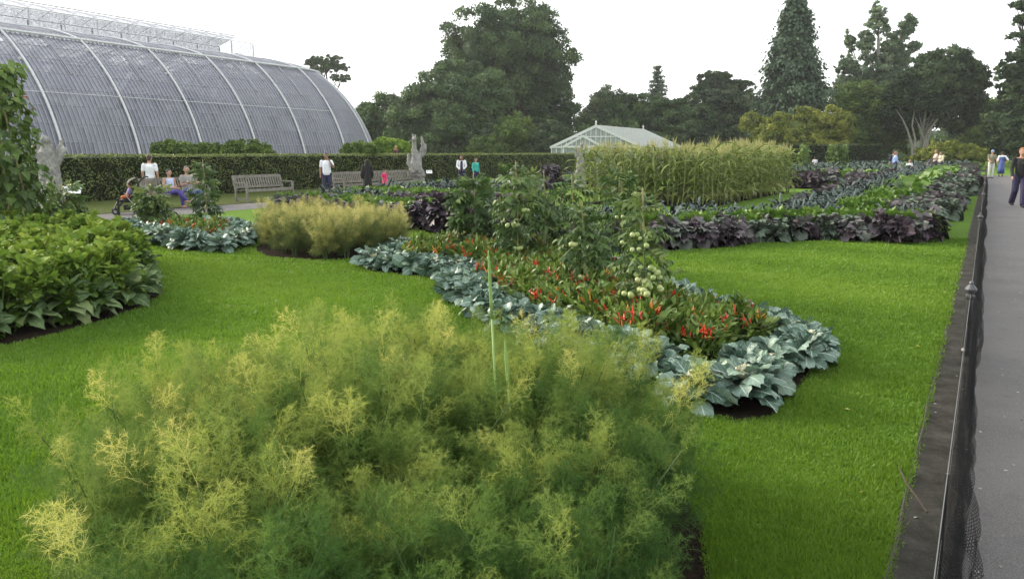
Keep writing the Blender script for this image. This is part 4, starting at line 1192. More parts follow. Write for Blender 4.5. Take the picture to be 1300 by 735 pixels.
# foreground fennel
sp = fill_poly(bed_fennel, .28, .2, 5); sp = sp[(sp[:, 1] > 1.55) & (edge_dist(sp, bed_fennel) > .14)]
print('fennel spots', len(sp))
yl = (sp[:, 1] - 2.35) * .9 - (sp[:, 0] + .1) * .7 - .12 + rng.normal(0, .22, len(sp)) > 0  # golden plants at far left: flowering tips plus warm light in their colour
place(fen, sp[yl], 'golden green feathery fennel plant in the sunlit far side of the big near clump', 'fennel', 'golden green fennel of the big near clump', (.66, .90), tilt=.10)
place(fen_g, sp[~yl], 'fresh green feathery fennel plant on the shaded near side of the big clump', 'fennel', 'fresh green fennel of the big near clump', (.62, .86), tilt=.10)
sp = fill_poly(bed_fennel2, .42, .2, 6); print('fennel2', len(sp))
place(fen_y, sp, 'golden feathery fennel plant in the smaller clump beyond the lawn', 'fennel', 'fennel in the golden clump', (.66, .84), tilt=.08)
for o in [o for o in COL.objects if o.get('group', '').endswith('of the big near clump')]:
    k = .88 + .12 * min(1, float(edge_dist(np.array([[o.location.x, o.location.y]]), bed_fennel)[0]) / .45); k *= 1.0 if o.location.x > -1.1 else .94
    o.scale = tuple(c * k for c in o.scale)
# two tall flower spikes standing out of the near fennel
for (x, yb, top, Y, lab, wd) in ((620, 460, 318, 3.05, 'tall pale green flower spike with a club shaped tip rising from the near fennel', .0065), (641, 470, 432, 3.0, 'short pale pointed bud spike beside the tall flower spike in the fennel', .007)):
    a = at(x + 18, yb, Y); b = at(x, top, Y + .05); o = empty('flower_spike', (a[0], a[1], 0)); tag(o, lab, 'flower spike')
    e = b - np.array([a[0], a[1], 0])
    M_spk = plain('spike_green', (.22, .34, .10), .5, (.16, .27, .07))
    MB().add(*tube([(0, 0, 0), e * .5, e * .8], [.006, .005, .004], 7)).build('stalk', M_spk, o, smooth=True)
    MB().add(*tube([e * .78, e * .84, e * .93, e * .99, e], [.006, wd, wd * .95, wd * .4, .001], 8)).build('bud', M_spk, o, smooth=True)

# the leafy clump at the west with its front row
sp = fill_poly(bed_shrub, .40, .2, 7); dfront = edge_dist(sp, bed_shrub)
front = sp[(dfront < .32) & (sp[:, 1] < 10)]; back = sp[dfront >= .30]
back = back[back[:, 0] > -9.5]; front = front[front[:, 0] > -7]
place(bs, back, 'bright green lobed leaf plant in the tall rounded clump by the bean vines', 'leafy plant', 'lobed leaf plants in the rounded clump', (.92, 1.22))
sp = fill_poly(bed_shrub, .34, .2, 17); d_ = edge_dist(sp, bed_shrub); front = sp[(d_ > .12) & (d_ < .42) & (sp[:, 1] < 10.3) & (sp[:, 0] > -7)]
place(ag, front, 'downy pale green big leaved plant along the soil edge of the rounded clump', 'leafy plant', 'downy plants along the front of the rounded clump', (.65, .95))

# runner beans on poles
HRT = grid_leaf(1, .42, 4, 6, pf_heart, .5, .2, .06)
M_bean = leafmat('bean_leaf', [(.030, .065, .014), (.065, .120, .022), (.110, .180, .034), (.17, .24, .045)], .45, .3, .35, vein=(.12, .19, .05), veinw=.015, side_veins=4, rand=.2)
M_bfl = plain('scarlet_flower', (.6, .10, .05), .6)
def bean_column(label, p, H_, r0, n, L, name='bean_vine', flowers=8, seed=0, cat='bean plant'):
    g = np.random.default_rng(seed); root = empty(name, (p[0], p[1], 0)); tag(root, label, cat)
    for k in range(3):
        a = k * 2.1; MB().add(*tube([(math.cos(a) * r0 * .7, math.sin(a) * r0 * .7, 0), (math.cos(a) * .03, math.sin(a) * .03, H_)], .014, 6)).build('pole', M_cane, root)
    z = H_ * g.uniform(.02, 1.02, n); a = g.uniform(0, 6.28, n); f = z / H_; r_ = r0 * (1.05 - .45 * f) * g.uniform(.55, 1.1, n) * (1 + .2 * np.sin(z * 6 + a * 2))
    P = np.stack([np.cos(a) * r_, np.sin(a) * r_, z], 1); D_ = norm(np.stack([np.cos(a) * .6, np.sin(a) * .6, g.uniform(-1.3, -.1, n)], 1) + g.normal(0, .35, (n, 3)))
    U_ = norm(np.stack([np.cos(a), np.sin(a), np.full(n, .7)], 1) + g.normal(0, .4, (n, 3)))
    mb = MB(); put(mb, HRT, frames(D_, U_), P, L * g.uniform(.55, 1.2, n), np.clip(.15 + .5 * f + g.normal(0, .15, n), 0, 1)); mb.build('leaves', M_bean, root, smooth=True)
    for k in range(flowers):
        i = g.integers(n); m = MB()
        for q in range(5): m.add(*ball(P[i] * np.array([1.15, 1.15, 1]) + g.normal(0, .02, 3), .013, 1))
        m.build('flower', M_bfl, root)
    return root
q_ = G(16, 322)[:2]; bean_column('tall leafy runner bean vine with scarlet flowers on poles at the edge of the view', q_, at(16, 84, q_[1])[2], .62, 1300, .16, seed=1, flowers=10)
q_ = G(-60, 330)[:2]; bean_column('second runner bean vine half out of view beside the tall one', q_, at(-40, 100, q_[1])[2], .55, 700, .17, seed=2, flowers=4)
for k, px in enumerate((1020, 1056, 1069)):
    q_ = at(px, 215, 56)[:2]; bean_column(['slim bean column standing apart in front of the square hedge, nearest the maize', 'middle bean column of the three in front of the square hedge', 'bean column of the close pair nearest the end of the square hedge'][k], q_, 2.15, .40, 260, .26, seed=5 + k, flowers=0)

# the kale beds
def rows(poly, spc, seed): return fill_poly(poly, spc, .2, seed)
def zone(P, pts): return in_poly(P, px_poly(pts))
GRP = {'p': (pk, 'purple kale plant with crinkled leaves massed round the long kale bed', 'kale', 'purple kales of the long bed'),
       'g': (gk, 'grey green kale plant with crinkled leaves among the purple ones of the long bed', 'kale', 'grey green kales of the long bed'),
       'c': (cv, 'dark upright black kale plant with narrow leaves in the long bed', 'kale', 'black kales of the long bed'),
       'l': (ce, 'bright green leafy plant between the kales of the long bed', 'leafy greens', 'greens of the long bed')}
PLAN = {}
def put_kind(kind, P, sc, where=None):
    for q in P: PLAN.setdefault(kind, []).append((float(q[0]), float(q[1]), random.uniform(*sc), where))
def far_flower(leaf, n, el0, el1, L0, L1, z0, stalk, seed):
    g = np.random.default_rng(seed); V = []; F = []; U = []; k0 = 0
    mb = flower_of([leaf], n, .05, el0, el1, L0, L1, (.1, .8), z0, stalk, seed, .6)
    return np.concatenate(mb.V), np.concatenate([f for f, m in mb.F]), np.concatenate(mb.A)
def finish_plan():
    low = {'p': grid_leaf(1, .38, 2, 2, pf_cab, 1.0, .4, .3, 3), 'g': grid_leaf(1, .38, 2, 2, pf_cab, 1.0, .4, .3, 3), 'c': grid_leaf(1, .10, 1, 3, lambda t: .8, 1.2), 'l': grid_leaf(1, .22, 1, 2, lambda t: max(.1, t), .5)}
    par = {'p': (18, 0, 1.2, .30, .18, .10, .22), 'g': (18, 0, 1.2, .30, .18, .1, .2), 'c': (22, .25, 1.4, .44, .28, .12, .18), 'l': (30, .45, 1.5, .30, .36, .02, .02)}
    fm = {'p': M_pkale, 'g': M_gkale, 'c': M_cav, 'l': M_cel}; nm = {'p': 'distant_purple_kale_growth', 'g': 'distant_grey_kale_growth', 'c': 'distant_black_kale_growth', 'l': 'distant_leafy_greens'}
    lb = {'p': 'far off purple kale merging into one dark band', 'g': 'far off grey green kale merging into one band', 'c': 'far off black kale merging into one dark band', 'l': 'far off bright green leaves merging into one band'}
    for kd, L in PLAN.items():
        L.sort(key=lambda t: math.hypot(t[0], t[1])); pr, lab, cat, grp = GRP[kd]
        print(kd, len(L))
        for (x, y, s, where) in L[:296]:
            la, gr = lab, grp
            if where: la = la.replace('long bed', where).replace('long kale bed', where); gr = gr.replace('long bed', where)
            o = copy_tree(pr[random.randrange(len(pr))]); o.location = (x, y, .01); o.scale = (s, s, s * random.uniform(.9, 1.1)); o.rotation_euler = (0, 0, random.uniform(0, 6.28)); tag(o, la, cat, gr)
        rest = L[296:]
        if rest:
            t = far_flower(low[kd], *par[kd], 5); n = len(rest); a = rng.uniform(0, 6.28, n)
            M = np.zeros((n, 3, 3)); M[:, 0, 0] = np.cos(a); M[:, 0, 1] = -np.sin(a); M[:, 1, 0] = np.sin(a); M[:, 1, 1] = np.cos(a); M[:, 2, 2] = 1
            mb = MB(); put(mb, t, M, np.array([(q[0], q[1], .01) for q in rest]), np.array([q[2] for q in rest]), rng.uniform(-.25, .15, n))
            tag(mb.build(nm[kd], fm[kd]), lb[kd], 'kale' if kd != 'l' else 'greens', kind='stuff')
P = rows(arm_front, .36, 21)
fe = px_poly([(690, 312), (760, 320), (838, 319), (900, 317), (965, 309), (1060, 306), (1165, 310)])
def line_dist(P, L):
    d = np.full(len(P), 1e9)
    for a, b in zip(L[:-1], L[1:]):
        ab = b - a; t = np.clip(((P - a) @ ab) / (ab @ ab), 0, 1); d = np.minimum(d, np.linalg.norm(P - (a + t[:, None] * ab), axis=1))
    return d
d = line_dist(P, fe); r_ = rng.random(len(P))
put_kind('p', P[(d < .75) & (r_ < .7)], (.95, 1.2)); put_kind('g', P[(d < .75) & (r_ >= .7)], (.95, 1.2))
k_ = (d >= .75) & (d < 1.4); put_kind('l', P[k_], (1.15, 1.4)); k_ = d >= 1.4
put_kind('l', P[k_ & (r_ < .3)], (.85, 1.1)); put_kind('c', P[k_ & (r_ >= .3)], (.95, 1.2))
# the long side: rows run with the walk
P = np.concatenate([rows(arm_side, .42, 22)[lambda: slice(None)]] if False else [rows(arm_side, .42, 22)])
P = P[~in_poly(P, arm_front)]
near = P[P[:, 1] < 24]; P2 = rows(arm_side, .62, 23); P2 = P2[(P2[:, 1] >= 24) & (P2[:, 1] < 52)]
oe = px_poly([(1165, 310), (1200, 286), (1228, 250), (1239, 223)])
for Pq, sc in ((near, (1.0, 1.3)), (P2, (1.3, 1.7))):
    d = line_dist(Pq, oe) + rng.normal(0, .08, len(Pq)); r_ = rng.random(len(Pq))
    put_kind('g', Pq[(d < 1.15) & (r_ < .75)], sc); put_kind('p', Pq[(d < 1.15) & (r_ >= .75)], sc)
    put_kind('l', Pq[(d >= 1.15) & (d < 2.0)], tuple(k * 1.25 for k in sc))
    put_kind('c', Pq[(d >= 2.0) & (d < 3.1)], tuple(k * 1.0 for k in sc))
    put_kind('p', Pq[(d >= 3.0) & (r_ < .7)], sc); put_kind('l', Pq[(d >= 3.0) & (r_ >= .7)], sc)
P = rows(bed_far, .95, 24); P = P[(P[:, 1] < 75) & ~in_poly(P, arm_side)]
wv = P[:, 1] + rng.normal(0, .5, len(P))
for kd, lo, hi in (('p', 0, 40), ('l', 40, 46), ('c', 46, 50), ('l', 50, 56), ('g', 56, 61), ('c', 61, 66), ('l', 66, 90)):
    put_kind(kd, P[(wv >= lo) & (wv < hi)], (1.5, 2.0), 'far bed')
# the middle bed behind the golden fennel
P = rows(bed_mid, .44, 25); d = edge_dist(P, bed_mid)
fe = px_poly([(345, 274), (440, 283), (520, 293), (600, 298), (690, 294)]); d = line_dist(P, fe); r_ = rng.random(len(P))
near_b = G(560, 294)[:2]
ex = np.linalg.norm(P - near_b, axis=1) < .75
P_, d_, r2 = P[~ex], d[~ex], r_[~ex]
wob = d_ + .5 * np.sin(P_[:, 0] * 1.3)
MW = 'middle bed'
put_kind('p', P_[(wob < .9)], (1.0, 1.25), MW)
k_ = (wob >= .9) & (wob < 2.6); put_kind('l', P_[k_ & (r2 < .85)], (1.1, 1.35), MW); put_kind('p', P_[k_ & (r2 >= .85)], (1.1, 1.3), MW)
k_ = (wob >= 2.6) & (wob < 4.0); put_kind('c', P_[k_ & (P_[:, 0] < -3.2) & (r2 < .6)], (1.1, 1.4), MW); put_kind('p', P_[k_ & (P_[:, 0] >= -3.2)], (1.1, 1.4), MW); put_kind('l', P_[k_ & (P_[:, 0] < -3.2) & (r2 >= .6)], (1.2, 1.5), MW)
k_ = (wob >= 4.0) & (wob < 6.5); put_kind('l', P_[k_ & (r2 < .8)], (1.2, 1.5), MW); put_kind('g', P_[k_ & (r2 >= .8)], (1.1, 1.4), MW)
k_ = (wob >= 6.5) & (wob < 18) & (r2 < .55); put_kind('c', P_[k_ & (wob < 9)], (1.2, 1.5), MW); put_kind('l', P_[k_ & (wob >= 9) & (r2 < .3)], (1.3, 1.7), MW); put_kind('g', P_[k_ & (wob >= 9) & (r2 >= .3) & (r2 < .45)], (1.2, 1.5), MW)
for (px, py, s, lab) in ((565, 296, 1.55, 'big dark red cabbage bush at the front corner of the middle bed'), (535, 292, 1.25, 'smaller dark red cabbage bush next to the golden fennel'), (700, 241, 2.2, 'dark red cabbage bush alone on the lawn edge before the far bench')):
    o = copy_tree(dk[0 if s > 1.3 else 1]); p = G(px, py); o.location = (p[0], p[1], 0); o.scale = (s, s, s * .95); o.rotation_euler.z = px; tag(o, lab, 'cabbage')
P = rows(bed_back, .8, 26); put_kind('c', P[:: 2], (1.4, 1.8), 'bed before the far bench'); put_kind('l', P[1:: 2], (1.4, 1.8), 'bed before the far bench')
finish_plan()
# single black kales standing up out of the long bed
for (px, py, s, lab) in ((886, 290, 1.25, 'black kale plant fanning up alone before the middle of the maize'), (768, 292, 1.15, 'low black kale plant before the near corner of the maize'), (990, 284, 1.3, 'black kale plant standing at the inner corner of the long bed'), (1003, 232, 2.2, 'black kale plant by the end of the maize block')):
    o = copy_tree(cv[1]); p = G(px, py); o.location = (p[0], p[1], 0); o.scale = (s, s, s); tag(o, lab, 'kale')

# the maize block
e1 = cornB - cornA; e2 = cornC - cornB; L1, L2 = np.linalg.norm(e1), np.linalg.norm(e2)
n1 = int(L1 / .30) + 1; n2 = int(L2 / .34) + 1; P = []
for j in range(n2):
    for i in range(n1): P.append(cornA + e1 * (i / (n1 - 1)) + e2 * (j / (n2 - 1)) + rng.normal(0, .05, 2))
P = np.array(P)
# nearest and outermost first, never more than three hundred
fr = np.minimum(np.arange(len(P)) // n1, (n1 - 1) - np.arange(len(P)) % n1); P = P[np.argsort(fr, kind='stable')][:300]
print('maize', len(P), n1, n2)
place(mz, P, 'tall maize plant with a pale tassel in the dense block on the lawn', 'maize', 'maize plants in the block', (1.08, 1.26), tilt=.04)

for p in PROTOS:
    for ch in list(p.children): bpy.data.objects.remove(ch)
    bpy.data.objects.remove(p)
# ------------------------------------------------------------------ bodies
_mats = {}
def colm(name, c, rough=.75, c2=None, sc=14):
    if name not in _mats: _mats[name] = plain(name, c, rough, c2 or tuple(k * .8 for k in c), sc, bump=.15, bscale=30)
    return _mats[name]
SKIN = colm('skin', (.46, .27, .19), .55); SKIN2 = colm('brown_skin', (.27, .15, .10), .55)
HB = colm('brown_hair', (.06, .035, .02), .6); HD_ = colm('dark_hair', (.014, .011, .010), .5); HG = colm('ginger_hair', (.30, .13, .05), .6); HGREY = colm('grey_hair', (.14, .12, .11), .7)

def cap_seg(p, q, r1, r2, seg=10):
    """a tapered rounded limb"""
    p = np.array(p, float); q = np.array(q, float); d = norm(q - p)
    ts = [-1, -.7, 0, 1, 1.7, 2]; P = []; rr = []
    for a in (-1, -.8, -.4): P.append(p + d * r1 * a); rr.append(r1 * math.sqrt(max(.02, 1 - a * a)))
    for t in (0, .5, 1): P.append(p + (q - p) * t); rr.append(r1 + (r2 - r1) * t)
    for a in (.4, .8, 1): P.append(q + d * r2 * a); rr.append(r2 * math.sqrt(max(.02, 1 - a * a)))
    return tube(P, rr, seg)

def fused(name, segs, mat, parent, voxel=.016, smooth=3):
    """rounded pieces fused into ONE continuous surface"""
    mb = MB()
    for s in segs:
        if isinstance(s[0], str): mb.add(*ball(s[1], s[2], 2, s[3] if len(s) > 3 else None))
        else: mb.add(*cap_seg(*s))
    o = mb.build(name, mat, parent, smooth=True)
    m = o.modifiers.new('fuse', 'REMESH'); m.mode = 'VOXEL'; m.voxel_size = voxel; m.use_smooth_shade = True
    if smooth: s_ = o.modifiers.new('soft', 'SMOOTH'); s_.iterations = smooth; s_.factor = .5
    return o

V3 = lambda *a: np.array(a, float)
def pose(kind):
    """joint positions of a 1.75 m figure that faces +Y"""
    J = dict(hipL=V3(-.09, 0, .92), hipR=V3(.09, 0, .92), kneeL=V3(-.10, .02, .50), kneeR=V3(.10, .02, .50), ankL=V3(-.10, -.02, .09), ankR=V3(.10, -.02, .09),
             pel=V3(0, 0, .96), wai=V3(0, .01, 1.10), che=V3(0, 0, 1.30), nek=V3(0, 0, 1.47), hd=V3(0, .02, 1.63), shL=V3(-.185, -.01, 1.41), shR=V3(.185, -.01, 1.41),
             elL=V3(-.235, -.03, 1.13), elR=V3(.235, -.03, 1.13), wrL=V3(-.24, .05, .89), wrR=V3(.24, .05, .89), toe=V3(0, 1, 0))
    if kind == 'walk': J.update(kneeL=V3(-.09, .17, .52), ankL=V3(-.09, .20, .10), kneeR=V3(.09, -.02, .50), ankR=V3(.09, -.26, .14), elL=V3(-.24, -.12, 1.15), wrL=V3(-.25, -.12, .91), elR=V3(.24, .04, 1.13), wrR=V3(.25, .20, .93))
    if kind == 'face': J.update(elL=V3(-.27, .12, 1.20), wrL=V3(-.12, .17, 1.46))
    if kind == 'down': J.update(hd=V3(0, .09, 1.60), nek=V3(0, .03, 1.46), elL=V3(-.24, .05, 1.14), wrL=V3(-.12, .20, 1.0), elR=V3(.24, .05, 1.14), wrR=V3(.12, .2, 1.0))
    if kind == 'push': J.update(elL=V3(-.22, .08, 1.16), wrL=V3(-.18, .34, 1.05), elR=V3(.22, .08, 1.16), wrR=V3(.18, .34, 1.05))
    if kind == 'hips': J.update(elR=V3(.36, -.08, 1.18), wrR=V3(.20, .0, 1.0))
    if kind.startswith('sit'):
        dz = -.45
        for k in ('pel', 'wai', 'che', 'nek', 'hd', 'shL', 'shR', 'elL', 'elR', 'wrL', 'wrR', 'hipL', 'hipR'): J[k] = J[k] + V3(0, 0, dz)
        J.update(kneeL=V3(-.11, .44, .50), kneeR=V3(.11, .44, .50), ankL=V3(-.11, .46, .09), ankR=V3(.11, .46, .09), wrL=V3(-.14, .26, .60), wrR=V3(.14, .26, .60), elL=V3(-.25, .02, .70), elR=V3(.25, .02, .70))
        if kind == 'sit_cross': J.update(kneeR=V3(.06, .45, .56), ankR=V3(-.13, .62, .26), wrL=V3(.05, .2, .68), wrR=V3(-.05, .24, .66))
        if kind == 'sit_arms': J.update(wrL=V3(.10, .2, .78), wrR=V3(-.10, .2, .76))
    return J

def person(label, p, face, kind='stand', height=1.72, skin=SKIN, hair=HB, hairlen=0, top=None, bottom=None, shoes=None, sleeve='short', skirt=0, build=1.0, cat='person', z=0.0,
           cap=None, extra=None, group=None, vox=.016, headturn=0.0, shorts=False, wide=0.0):
    root = empty('person', (p[0], p[1], z), face); s = height / 1.75; root.scale = (s, s, s)
    tag(root, label, cat, group)
    J = pose(kind); b = build; B = []
    # body: one continuous figure
    hd = J['hd']; nk = J['nek']
    ct, st = math.cos(headturn), math.sin(headturn); Mh = np.array([[ct, -st, 0], [st, ct, 0], [0, 0, 1]])
    hp = lambda x, y, zz: hd + Mh @ V3(x, y, zz)
    B += [('e', hd, (.078, .095, .112)), ('e', hp(0, .028, -.055), (.056, .066, .056)), (hp(0, .092, -.012), hp(0, .104, -.026), .011, .014), ('e', hp(-.078, 0, -.01), (.014, .024, .033)), ('e', hp(.078, 0, -.01), (.014, .024, .033)),
          (nk + V3(0, 0, -.04), hd + V3(0, -.015, -.06), .056, .052)]
    for S in 'LR':
        B += [(J['sh' + S], J['el' + S], .050 * b, .040 * b), (J['el' + S], J['wr' + S], .040 * b, .027), (J['hip' + S], J['knee' + S], .082 * b, .056), (J['knee' + S], J['ank' + S], .054, .036)]
        d = norm(J['wr' + S] - J['el' + S]); h0 = J['wr' + S]; sg = -1 if S == 'L' else 1
        fw = norm(np.cross(d, V3(sg, 0, 0)) + 1e-6); sd_ = norm(np.cross(d, fw))
        B.append((h0, h0 + d * .075, .024, .030))
        for k in range(4):
            off = fw * (k - 1.5) * .017; L = [.070, .080, .075, .058][k]
            B.append((h0 + d * .085 + off, h0 + d * (.085 + L) + off * 1.2 - sd_ * .012 * sg, .0095, .0075))
        B.append((h0 + d * .03 + fw * .026, h0 + d * .085 + fw * .055, .012, .009))
        an = J['ank' + S]; B.append((an + V3(0, -.02, -.03), an + V3(0, .13, -.055), .036, .030))
    B += [(J['pel'], J['wai'], .135 * b, .125 * b), (J['wai'], J['che'], .125 * b, .135 * b), (J['che'], nk + V3(0, 0, -.06), .12, .06), (J['shL'], J['shR'], .055, .055)]
    fused('body', B, skin, root, min(vox, .014), 1)
    # eyes
    for sx in (-1, 1): MB().add(*ball(hp(sx * .032, .086, .012), (.012, .007, .007), 1)).build('eye', HD_, root)
    MB().add(*ball(hp(0, .084, -.062), (.026, .008, .006), 1)).build('mouth', colm('lips', (.35, .12, .10)), root)
    if hair is not None:
        H_ = [('e', hp(0, -.018, .028), (.088, .100, .100)), ('e', hp(0, -.06, -.02), (.075, .055, .075))]
        if hairlen: H_ += [(hp(-.055, -.05, -.02), hp(-.07, -.06, -.05 - hairlen), .040, .028), (hp(.055, -.05, -.02), hp(.07, -.06, -.05 - hairlen), .040, .028), (hp(0, -.075, 0), hp(0, -.09, -.06 - hairlen), .06, .045)]
        fused('hair', H_, hair, root, .012, 2)
    if cap is not None:
        o = fused('cap', [('e', hp(0, 0, .055), (.10, .115, .075)), ('e', hp(0, .12, .035), (.065, .07, .012))], cap, root, .012, 2)
    if bottom is not None:
        L_ = [(J['pel'], J['pel'] + V3(0, 0, .08), .150 * b, .14 * b)]
        if skirt:
            kz = skirt; hem = J['pel'] * V3(1, 1, 0) + V3(0, 0, kz); m = MB()
            pr = [(.15 * b, J['wai'][2]), (.175 * b, J['pel'][2]), (.20 * b, (J['pel'][2] + kz) / 2), (.235 * b, kz), (.225 * b, kz + .01), (.16 * b, J['pel'][2])]
            m.add(*lathe(pr, 18, (J['pel'][0], J['pel'][1], 0))); m.build('skirt', bottom, root, smooth=True)
        else:
            for S in 'LR':
                L_ += [(J['hip' + S] + V3(0, 0, .02), J['knee' + S], .100 * b, .072 + wide)]
                if not shorts: L_ += [(J['knee' + S], J['ank' + S] + V3(0, 0, .02), .070 + wide, .058 + wide * 1.3)]
            fused('trousers', L_, bottom, root, vox, 2)
    if top is not None:
        T_ = [(J['pel'] + V3(0, 0, .02), J['wai'], .158 * b, .148 * b), (J['wai'], J['che'], .148 * b, .155 * b), (J['che'], nk + V3(0, 0, -.10), .145, .10), (J['shL'] + V3(.02, 0, -.005), J['shR'] - V3(.02, 0, .005), .058, .058)]
        for S in 'LR':
            if sleeve == 'long': T_ += [(J['sh' + S], J['el' + S], .068 * b, .055), (J['el' + S], J['wr' + S], .054, .042)]
            elif sleeve == 'short': T_ += [(J['sh' + S], J['sh' + S] * .35 + J['el' + S] * .65, .060 * b, .058)]
        fused('top', T_, top, root, vox, 2)
    if shoes is not None:
        for S in 'LR':
            an = J['ank' + S]; fused('shoe', [(an + V3(0, -.03, -.045), an + V3(0, .14, -.058), .045, .036), (an + V3(0, -.01, .0), an + V3(0, 0, -.05), .045, .045)], shoes, root, .012, 1)
    if extra: extra(root, J)
    return root

W_ = colm('white_cotton', (.78, .80, .85)); NAVY = colm('navy_cloth', (.025, .025, .075)); BLK = colm('black_cloth', (.008, .008, .009)); BEI = colm('beige_cloth', (.38, .32, .25))
PUR = colm('violet_denim', (.07, .055, .26)); JEAN = colm('blue_denim', (.09, .14, .28)); GRY = colm('grey_cloth', (.30, .29, .28)); TUR = colm('turquoise_cloth', (.04, .42, .36)); PINK = colm('pink_cloth', (.70, .02, .15))
LBL = colm('light_blue_cloth', (.30, .42, .72)); PALEP = colm('pale_pink_cloth', (.62, .50, .46)); CREAM = colm('cream_cloth', (.60, .56, .42)); KHA = colm('khaki_cloth', (.20, .20, .13)); BLUE = colm('blue_dress_cloth', (.06, .10, .30)); CAPB = colm('blue_cap', (.22, .34, .62)); SHOE = colm('dark_shoe', (.02, .018, .018)); SH2 = colm('tan_shoe', (.3, .2, .15)); WBL = colm('blue_white_print', (.50, .54, .74))

def fpos(px, py): return G(px, py)[:2]
fc = lambda p, tx, ty: math.atan2(ty - p[1], tx - p[0]) - math.pi / 2       # heading that faces a spot
TOC = lambda p: fc(p, 0, 0)

# the benches stand on the verge between hedge and walk
M_wood = plain('weathered_teak', (.25, .235, .205), .85, (.15, .14, .12), 6, bump=.4, bscale=60)
M_wood2 = plain('dark_bench_wood', (.07, .065, .06), .8, (.04, .036, .034), 6, bump=.4)
def bench(label, p, rz, L, mat, name='park_bench', slats=None):
    root = empty(name, (p[0], p[1], 0), rz); tag(root, label, 'bench', None)
    d = .52; sh = .44; bh = .92
    for x in (-L / 2, L / 2):
        MB().add(*bar((x, 0, 0), (x, 0, .64), .065)).build('leg', mat, root)
        m = MB().add(*bar((x, d, 0), (x, d + .01, sh), .065)).add(*bar((x, d + .01, sh), (x, d + .13, bh), .065)); m.build('leg', mat, root)
        m = MB().add(*bar((x, -.05, .655), (x, d + .07, .675), .085, .035)); m.build('armrest', mat, root); MB().add(*bar((x, .034, .12), (x, d - .034, .12), .04, .05)).build('stretcher', mat, root)
        m = MB()
        for t in range(6): m.add(*bar((x, .05 + t * .004, .46 + t * .025), (x, .02, .5 + t * .02), .03))
        m.build('brace', mat, root)
    m = MB()
    for k in range(6): m.add(*bar((-L / 2, .02 + k * .088, sh - .008 * k), (L / 2, .02 + k * .088, sh - .008 * k), .07, .024))
    m.add(*bar((-L / 2, .0, sh - .05), (L / 2, .0, sh - .05), .04, .08)); m.build('seat', mat, root)
    m = MB(); m.add(*bar((-L / 2, d + .13, bh - .045), (L / 2, d + .13, bh - .045), .035, .10)); m.add(*bar((-L / 2, d + .03, sh + .07), (L / 2, d + .03, sh + .07), .035, .07))
    n = slats or int(L / .115)
    for k in range(1, n):
        x = -L / 2 + L * k / n; m.add(*bar((x, d + .035, sh + .08), (x, d + .125, bh - .08), .055, .018, up=(0, 1, 0)))
    m.build('backrest', mat, root)
    return root
# heading: the bench faces across the walk (its front is local -Y)
BR = math.atan2(HN[1], HN[0]) + math.pi / 2
def verge(px, off=.52):
    """the spot on the verge seen at column px"""
    best = min(np.linspace(-6, 48, 2000), key=lambda s: abs((lambda q: 650 + F_PX * q[0] / q[1] * (1 / math.cos(PITCH)) * .985 - px)(hedge_a + HD * s + HN * off)))
    return hedge_a + HD * best + HN * off
def col_of(q, z=1.0):
    v = np.array([q[0], q[1], z - CAM_H]); return 650 + F_PX * (v @ _r) / (v @ _f)
def verge(px, off=.62):
    off = off + 5.2; ss_ = np.linspace(-14, 50, 3000); c = np.array([abs(col_of(hedge_a + HD * s + HN * off, .8) - px) for s in ss_]); return hedge_a + HD * ss_[c.argmin()] + HN * off
bp = verge(343); bench('empty weathered wooden bench with slatted back and curved armrests by the hedge walk', bp, BR, 2.25, M_wood)
bp2 = verge(231); bench('weathered wooden bench on which the couple sits', bp2, BR, 2.1, M_wood)
bp3 = verge(470); bench('long pale wooden bench behind the figure in black and the child in pink', bp3, BR, 3.4, M_wood)
bp3b = verge(515); bench('pale wooden bench half hidden by the stone beast with raised wing', bp3b, BR, 2.4, M_wood)
bp4 = verge(710, .5); bench('dark wooden bench far along the hedge near the maize', bp4, BR, 2.6, M_wood2)
q_ = at(1240, 222, 52)[:2]; bench('dark bench at the far end of the lawn beside the rounded shrub', q_, R(20), 1.6, M_wood2)

# people by the hedge
p = fpos(194, 263)
person('person in white T-shirt and beige trousers standing with back turned beside the pushchair', p, fc(p, -14, 40), 'stand', 1.66, hair=HB, top=W_, bottom=BEI, shoes=SH2)
sp_ = bp2 + HN * .0 - HD * .45
person('seated person in turquoise and white top with violet trousers and crossed legs', (bp2 - HD * .34 - HN * .18), BR + math.pi, 'sit_cross', 1.62, hair=HD_, top=WBL, bottom=PUR, shoes=colm('pink_shoe', (.5, .25, .22)), sleeve='none', hairlen=.02, headturn=-.4)
person('seated person in grey T-shirt and blue jeans with folded arms', (bp2 + HD * .34 - HN * .18), BR + math.pi, 'sit_arms', 1.74, hair=HGREY, top=GRY, bottom=JEAN, shoes=SHOE, headturn=-.7, build=1.1)
hp_ = verge(415, 1.3)
person('person in white polo shirt and dark jeans holding one hand to the face', hp_, fc(hp_, -4, 8), 'face', 1.70, skin=SKIN2, hair=HD_, top=W_, bottom=NAVY, shoes=SHOE, build=1.12, headturn=.3)
def veil(root, J):
    hd = J['hd']; fused('robe', [('e', hd + V3(0, -.02, .01), (.105, .112, .130)), (hd + V3(0, -.05, -.05), J['che'], .10, .17), (J['che'], J['pel'], .175, .20), (J['shL'], J['shR'], .09, .09), (J['pel'], V3(0, 0, .35), .20, .25), (V3(0, 0, .35), V3(0, .0, .24), .25, .26),
                                 (J['shL'], J['elL'], .09, .09), (J['elL'], J['wrL'], .09, .07), (J['shR'], J['elR'], .09, .09), (J['elR'], J['wrR'], .09, .07)], BLK, root, .016, 3)
q_ = verge(466, 1.55); person('person in a long black robe and headscarf with back turned', q_, fc(q_, -8, 40), 'stand', 1.42, hair=None, top=None, bottom=None, shoes=SHOE, extra=veil)
